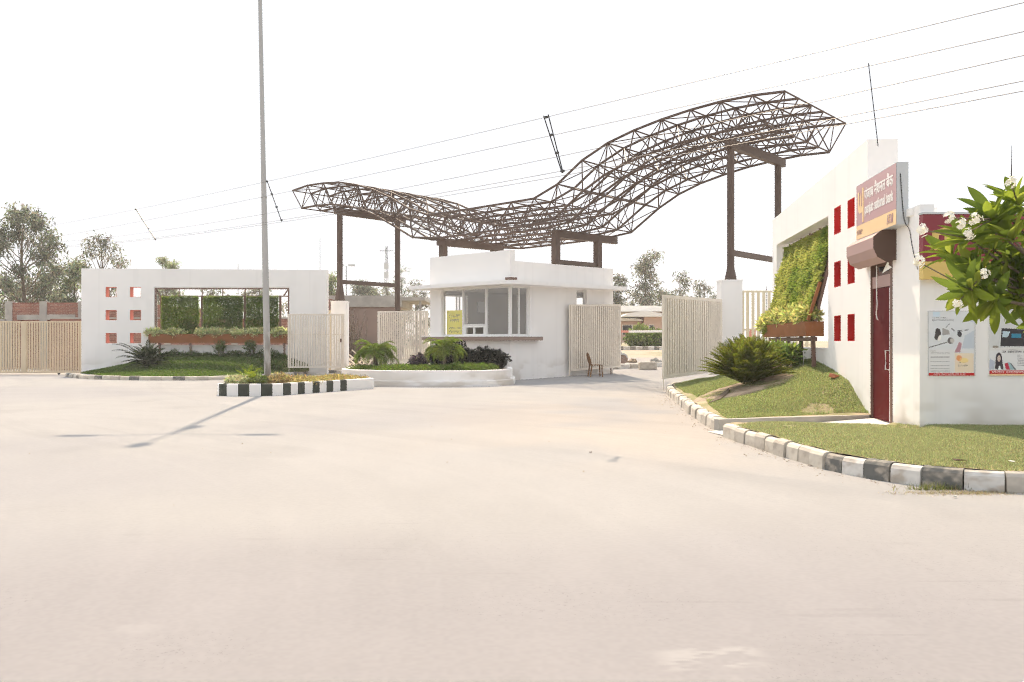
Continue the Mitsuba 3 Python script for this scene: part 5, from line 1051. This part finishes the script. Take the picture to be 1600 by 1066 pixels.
def rubble(lb, c_, s, n, m, name='rubble_heap', cat='rubble'):
    ms = []
    for i in range(n):
        b = cbox(*(s * (.25 + .4 * r.random(3))), .01); b.apply_transform(trimesh.transformations.euler_matrix(*r.random(3) * 3)); f = r.random(); g = r.random() * 6.28
        b.apply_translation(A(*c_) + A(s * .9 * f * math.cos(g), s * .6 * f * math.sin(g), s * .45 * (1 - f))); ms.append(b)
    single(name, cat_(ms), m, lb, cat)
zz = lambda x, y: float(gz(x, y))
rubble('small dark heap of rubble on the ground beyond the kerb across the drive', (6.75, 44.5, zz(6.75, 44.5) + .02), .32, 14, 'm_concrete'); rubble('low scatter of broken stones beside the parked scooter', (5.75, 45.0, zz(5.75, 45) + .0), .3, 9, 'm_soil')
bb = cbox(.72, .5, .34, .03); bb.apply_translation([5.68, 39.6, zz(5.68, 39.6) + .15]); single('concrete_block', bb, 'm_kerb_grey', 'weathered concrete block standing against the kerb across the drive', 'block')
# dry sticks and timber left
st = []
for i in range(80):
    x = -9.0 + r.normal(0, .45); y = 52 + r.normal(0, .3); h_ = 1.0 + 2.2 * r.random(); lx = r.normal(0, .3)
    st.append(ptube([(x, y, 0), (x + lx * .4, y, h_ * .5), (x + lx + .1 * r.normal(), y, h_)], [.035, .025, .008], 5))
single('dry_bush', cat_(st), 'm_bark', 'bare dry bush of thin upright stems in front of the pinkish building', 'bush')
ms = []
for i in range(16):
    a = r.random() * 3.14; c_ = A(-7.15 + r.normal(0, .45), 44.6 + r.normal(0, .3), .12 + .5 * r.random()); d = A(math.cos(a), .3 * math.sin(a), r.normal(0, .35)); ms.append(bar(c_ - d * .6, c_ + d * .6, .07, .05))
single('timber_pile', cat_(ms), 'm_gate_white', 'untidy pile of old pale timber behind the left gate pillar', 'timber')
# far masts
def mast(lb, px, py, Y, name='radio_mast', lat=False):
    k = thing(name, lb, 'mast'); P = at(px, 533, Y); Pt = at(px, py, Y); P[2] = 0
    if lat:
        hh = Pt[2]; legs = [A(a, b, 0) for a, b in ((-.5, -.3), (.5, -.3), (0, .6))]
        for l in legs: part(k, 'leg', ptube([P + l, P + l * .35 + A(0, 0, hh)], .045, 5), 'm_wire')
        for i in range(22):
            f, g = i / 22, (i + 1) / 22; a, b = legs[i % 3], legs[(i + 1) % 3]; part(k, 'lattice_bar', rod(P + a * (1 - .65 * f) + A(0, 0, hh * f), P + b * (1 - .65 * g) + A(0, 0, hh * g), .03, 4), 'm_wire')
        part(k, 'antenna_arm', rod(Pt - A(1.2, 0, .8), Pt + A(1.2, 0, -.8), .06, 5), 'm_wire')
        for z_ in (4.0, 5.6, 7.4): part(k, 'antenna_panel', bx(Pt[0] - .4, Pt[0] + .4, Pt[1] - .5, Pt[1] - .3, Pt[2] - z_, Pt[2] - z_ + 1.1), 'm_sign_grey')
    else: part(k, 'pole', ptube([P, Pt], [.05, .025], 6), 'm_wire')
mast('thin far lattice radio mast seen between the left canopy columns', 604, 385, 165, lat=True); mast('very thin far pole just left of the left canopy column', 500, 372, 120, 'far_pole')
mast('short far pole behind the top edge of the six-hole wall', 372, 413, 90, 'far_pole'); mast('thin far pole right of the right gate pillar', 1198, 448, 90, 'far_pole')
k = thing('far_street_lamp', 'tiny far double street lamp seen right of the left canopy column', 'street lamp'); P = at(541, 533, 130); Pt = at(541, 416, 130); P[2] = 0
part(k, 'pole', ptube([P, Pt], [.1, .06], 6), 'm_wire'); part(k, 'lamp_head', bx(Pt[0] - 1.2, Pt[0] - .3, Pt[1] - .2, Pt[1] + .2, Pt[2], Pt[2] + .25), 'm_sign_grey'); part(k, 'lamp_head', bx(Pt[0] + .3, Pt[0] + 1.2, Pt[1] - .2, Pt[1] + .2, Pt[2], Pt[2] + .25), 'm_sign_grey')

# ------------------------------------------------------------------ trees
def tree(lb, x, y, h, cw, base, nclus, nleaf, lsize, col, seed, cr=1.0, trunk=.16, lean=0.0, skew=0.0):
    k = thing('tree', lb, 'tree'); r = np.random.default_rng(seed); B = A(x, y, float(gz(x, y)) - .1); br, cl = [], []
    tp = B + A(lean, 0, h * .92); tk = spline([B, B + A(lean * .2 + r.normal(0, .15), 0, h * .35), B + A(lean * .7, r.normal(0, .2), h * .7), tp], 14)
    part(k, 'trunk', ptube(tk, np.linspace(trunk, .03, 14), 8), 'm_bark', True)
    cl_p = []
    for i in range(nclus):
        f = base + (1 - base) * (i + r.random()) / nclus; g = r.random() * 6.283; prof = math.sin(math.pi * min(1, .18 + .80 * (f - base) / (1 - base))) ** .7
        rad = cw * prof * (.25 + .8 * math.sqrt(r.random())); c_ = B + A(lean * f + skew * f + rad * math.cos(g), rad * .8 * math.sin(g), h * f * (.97 + .05 * r.random()))
        t0 = max(.18, f - .12 - .18 * r.random()); s = np.array([np.interp(t0 * h, tk[:, 2] - B[2], tk[:, j]) for j in range(3)])
        br.append(ptube(spline([s, (s + c_) / 2 + A(r.normal(0, .12), r.normal(0, .12), -.12 * rad + .1), c_], 6), np.linspace(.055 * (1.15 - f) + .02, .012, 6), 5))
        rr = cr * (.55 + .6 * r.random()); n_ = int(nleaf * rr ** 2); p = blob_points(n_, c_, (rr, rr, rr * .75), r, .15)
        p = p[meshkit.noise(p / (.35 * cr), seed + i) > .40]
        cc = np.array(col) * (.7 + .6 * r.random()); cl.append(leaves(p, lsize, lsize * .38, r, cc, -.25, .3, droop=.25))
    part(k, 'limbs', cat_(br), 'm_bark'); m, c = join(cl); part(k, 'crown', m, 'm_leaf', False, c)
GR, LG, OL = (0.21, 0.23, 0.17), (0.29, 0.33, 0.20), (0.24, 0.25, 0.20)
Xp = lambda px, Y: (px - 800) / F * Y
tree('tall spreading tree at the left picture edge behind the brick building', Xp(30, 62), 62, 10.0, 3.0, .30, 46, 300, .27, GR, 201, 1.0, .22, lean=.3)
tree('tall tree at the very left edge, mostly outside the picture', Xp(-30, 66), 66, 9.6, 2.6, .25, 30, 260, .27, GR, 202, 1.0, .2)
tree('rounded darker tree right of the tall left tree', Xp(80, 66), 66, 6.8, 1.5, .25, 24, 420, .24, (0.13, 0.16, 0.09), 203, .8)
tree('rounded light green tree touching the left edge of the six-hole wall', Xp(116, 68), 68, 7.0, 1.5, .25, 26, 460, .24, LG, 204, .8)
tree('open airy tree rising above the left part of the six-hole wall', Xp(157, 74), 74, 9.7, 1.9, .45, 30, 190, .26, OL, 205, .85)
tree('small green treetop above the middle of the six-hole wall', Xp(258, 78), 78, 8.5, 1.05, .55, 14, 420, .26, LG, 206, .7)
tree('thin tree seen through the left of the green wall opening', Xp(262, 70), 70, 5.9, 1.5, .3, 16, 160, .26, OL, 207, .8)
tree('tree seen above the middle green panel', Xp(330, 76), 76, 6.2, 2.0, .3, 18, 160, .26, GR, 208, .9)
tree('tree seen through the right of the green wall opening', Xp(405, 72), 72, 6.1, 2.0, .3, 20, 220, .26, OL, 209, .9)
tree('green tree between the six-hole wall and the left canopy column', Xp(518, 84), 84, 7.2, 1.1, .3, 16, 420, .27, LG, 210, .8)
tree('faint rounded tree right of the left canopy column', Xp(566, 120), 120, 8.7, 3.0, .3, 22, 300, .38, GR, 211, 1.3)
tree('thin faint tree in front of the radio mast', Xp(606, 100), 100, 7.6, 1.7, .25, 20, 90, .32, OL, 212, 1.0)
tree('sparse hazy tree close to the left end of the booth roof', Xp(650, 88), 88, 6.6, 2.1, .12, 26, 160, .28, OL, 213, 1.0)
tree('thin pale tree beside the second left canopy column', Xp(628, 95), 95, 8.6, 1.2, .3, 16, 80, .3, OL, 214, .9)
tree('airy tall tree with a bent top right of the booth', Xp(1008, 100), 100, 9.3, 2.2, .16, 32, 165, .34, OL, 215, 1.1, skew=.6)
tree('darker tree just behind the right end of the booth', Xp(966, 104), 104, 7.6, 1.6, .15, 18, 210, .34, OL, 216, 1.1)
tree('hazy small tree above the big open gate leaf', Xp(1062, 110), 110, 7.8, 1.3, .4, 12, 150, .34, OL, 217, 1.0)
tree('hazy faint treetop left of the right gate pillar', Xp(1100, 112), 112, 7.3, 1.5, .4, 12, 150, .34, OL, 218, 1.0)
tree('broad low tree behind the pink house', Xp(1030, 108), 108, 5.8, 2.4, .3, 18, 260, .34, GR, 219, 1.2)
tree('low tree far behind the cream gate', Xp(-5, 90), 90, 5.0, 2.6, .2, 18, 220, .3, GR, 220, 1.1)

# ------------------------------------------------------------------ haze
scene['haze_air'] = {'type': 'homogeneous', 'albedo': rgb(0.96, 0.96, 0.96), 'sigma_t': HAZE}
scene['haze_box'] = {'type': 'null'}
labels['haze'] = {'label': 'pale dusty haze over the whole gateway', 'kind': 'stuff', 'category': 'haze'}
scene['haze'] = {'type': 'cube', 'to_world': T().translate([0, 420, 14.5]).scale([620, 500, 16.0]), 'bsdf': {'type': 'ref', 'id': 'haze_box'}, 'interior': {'type': 'ref', 'id': 'haze_air'}}
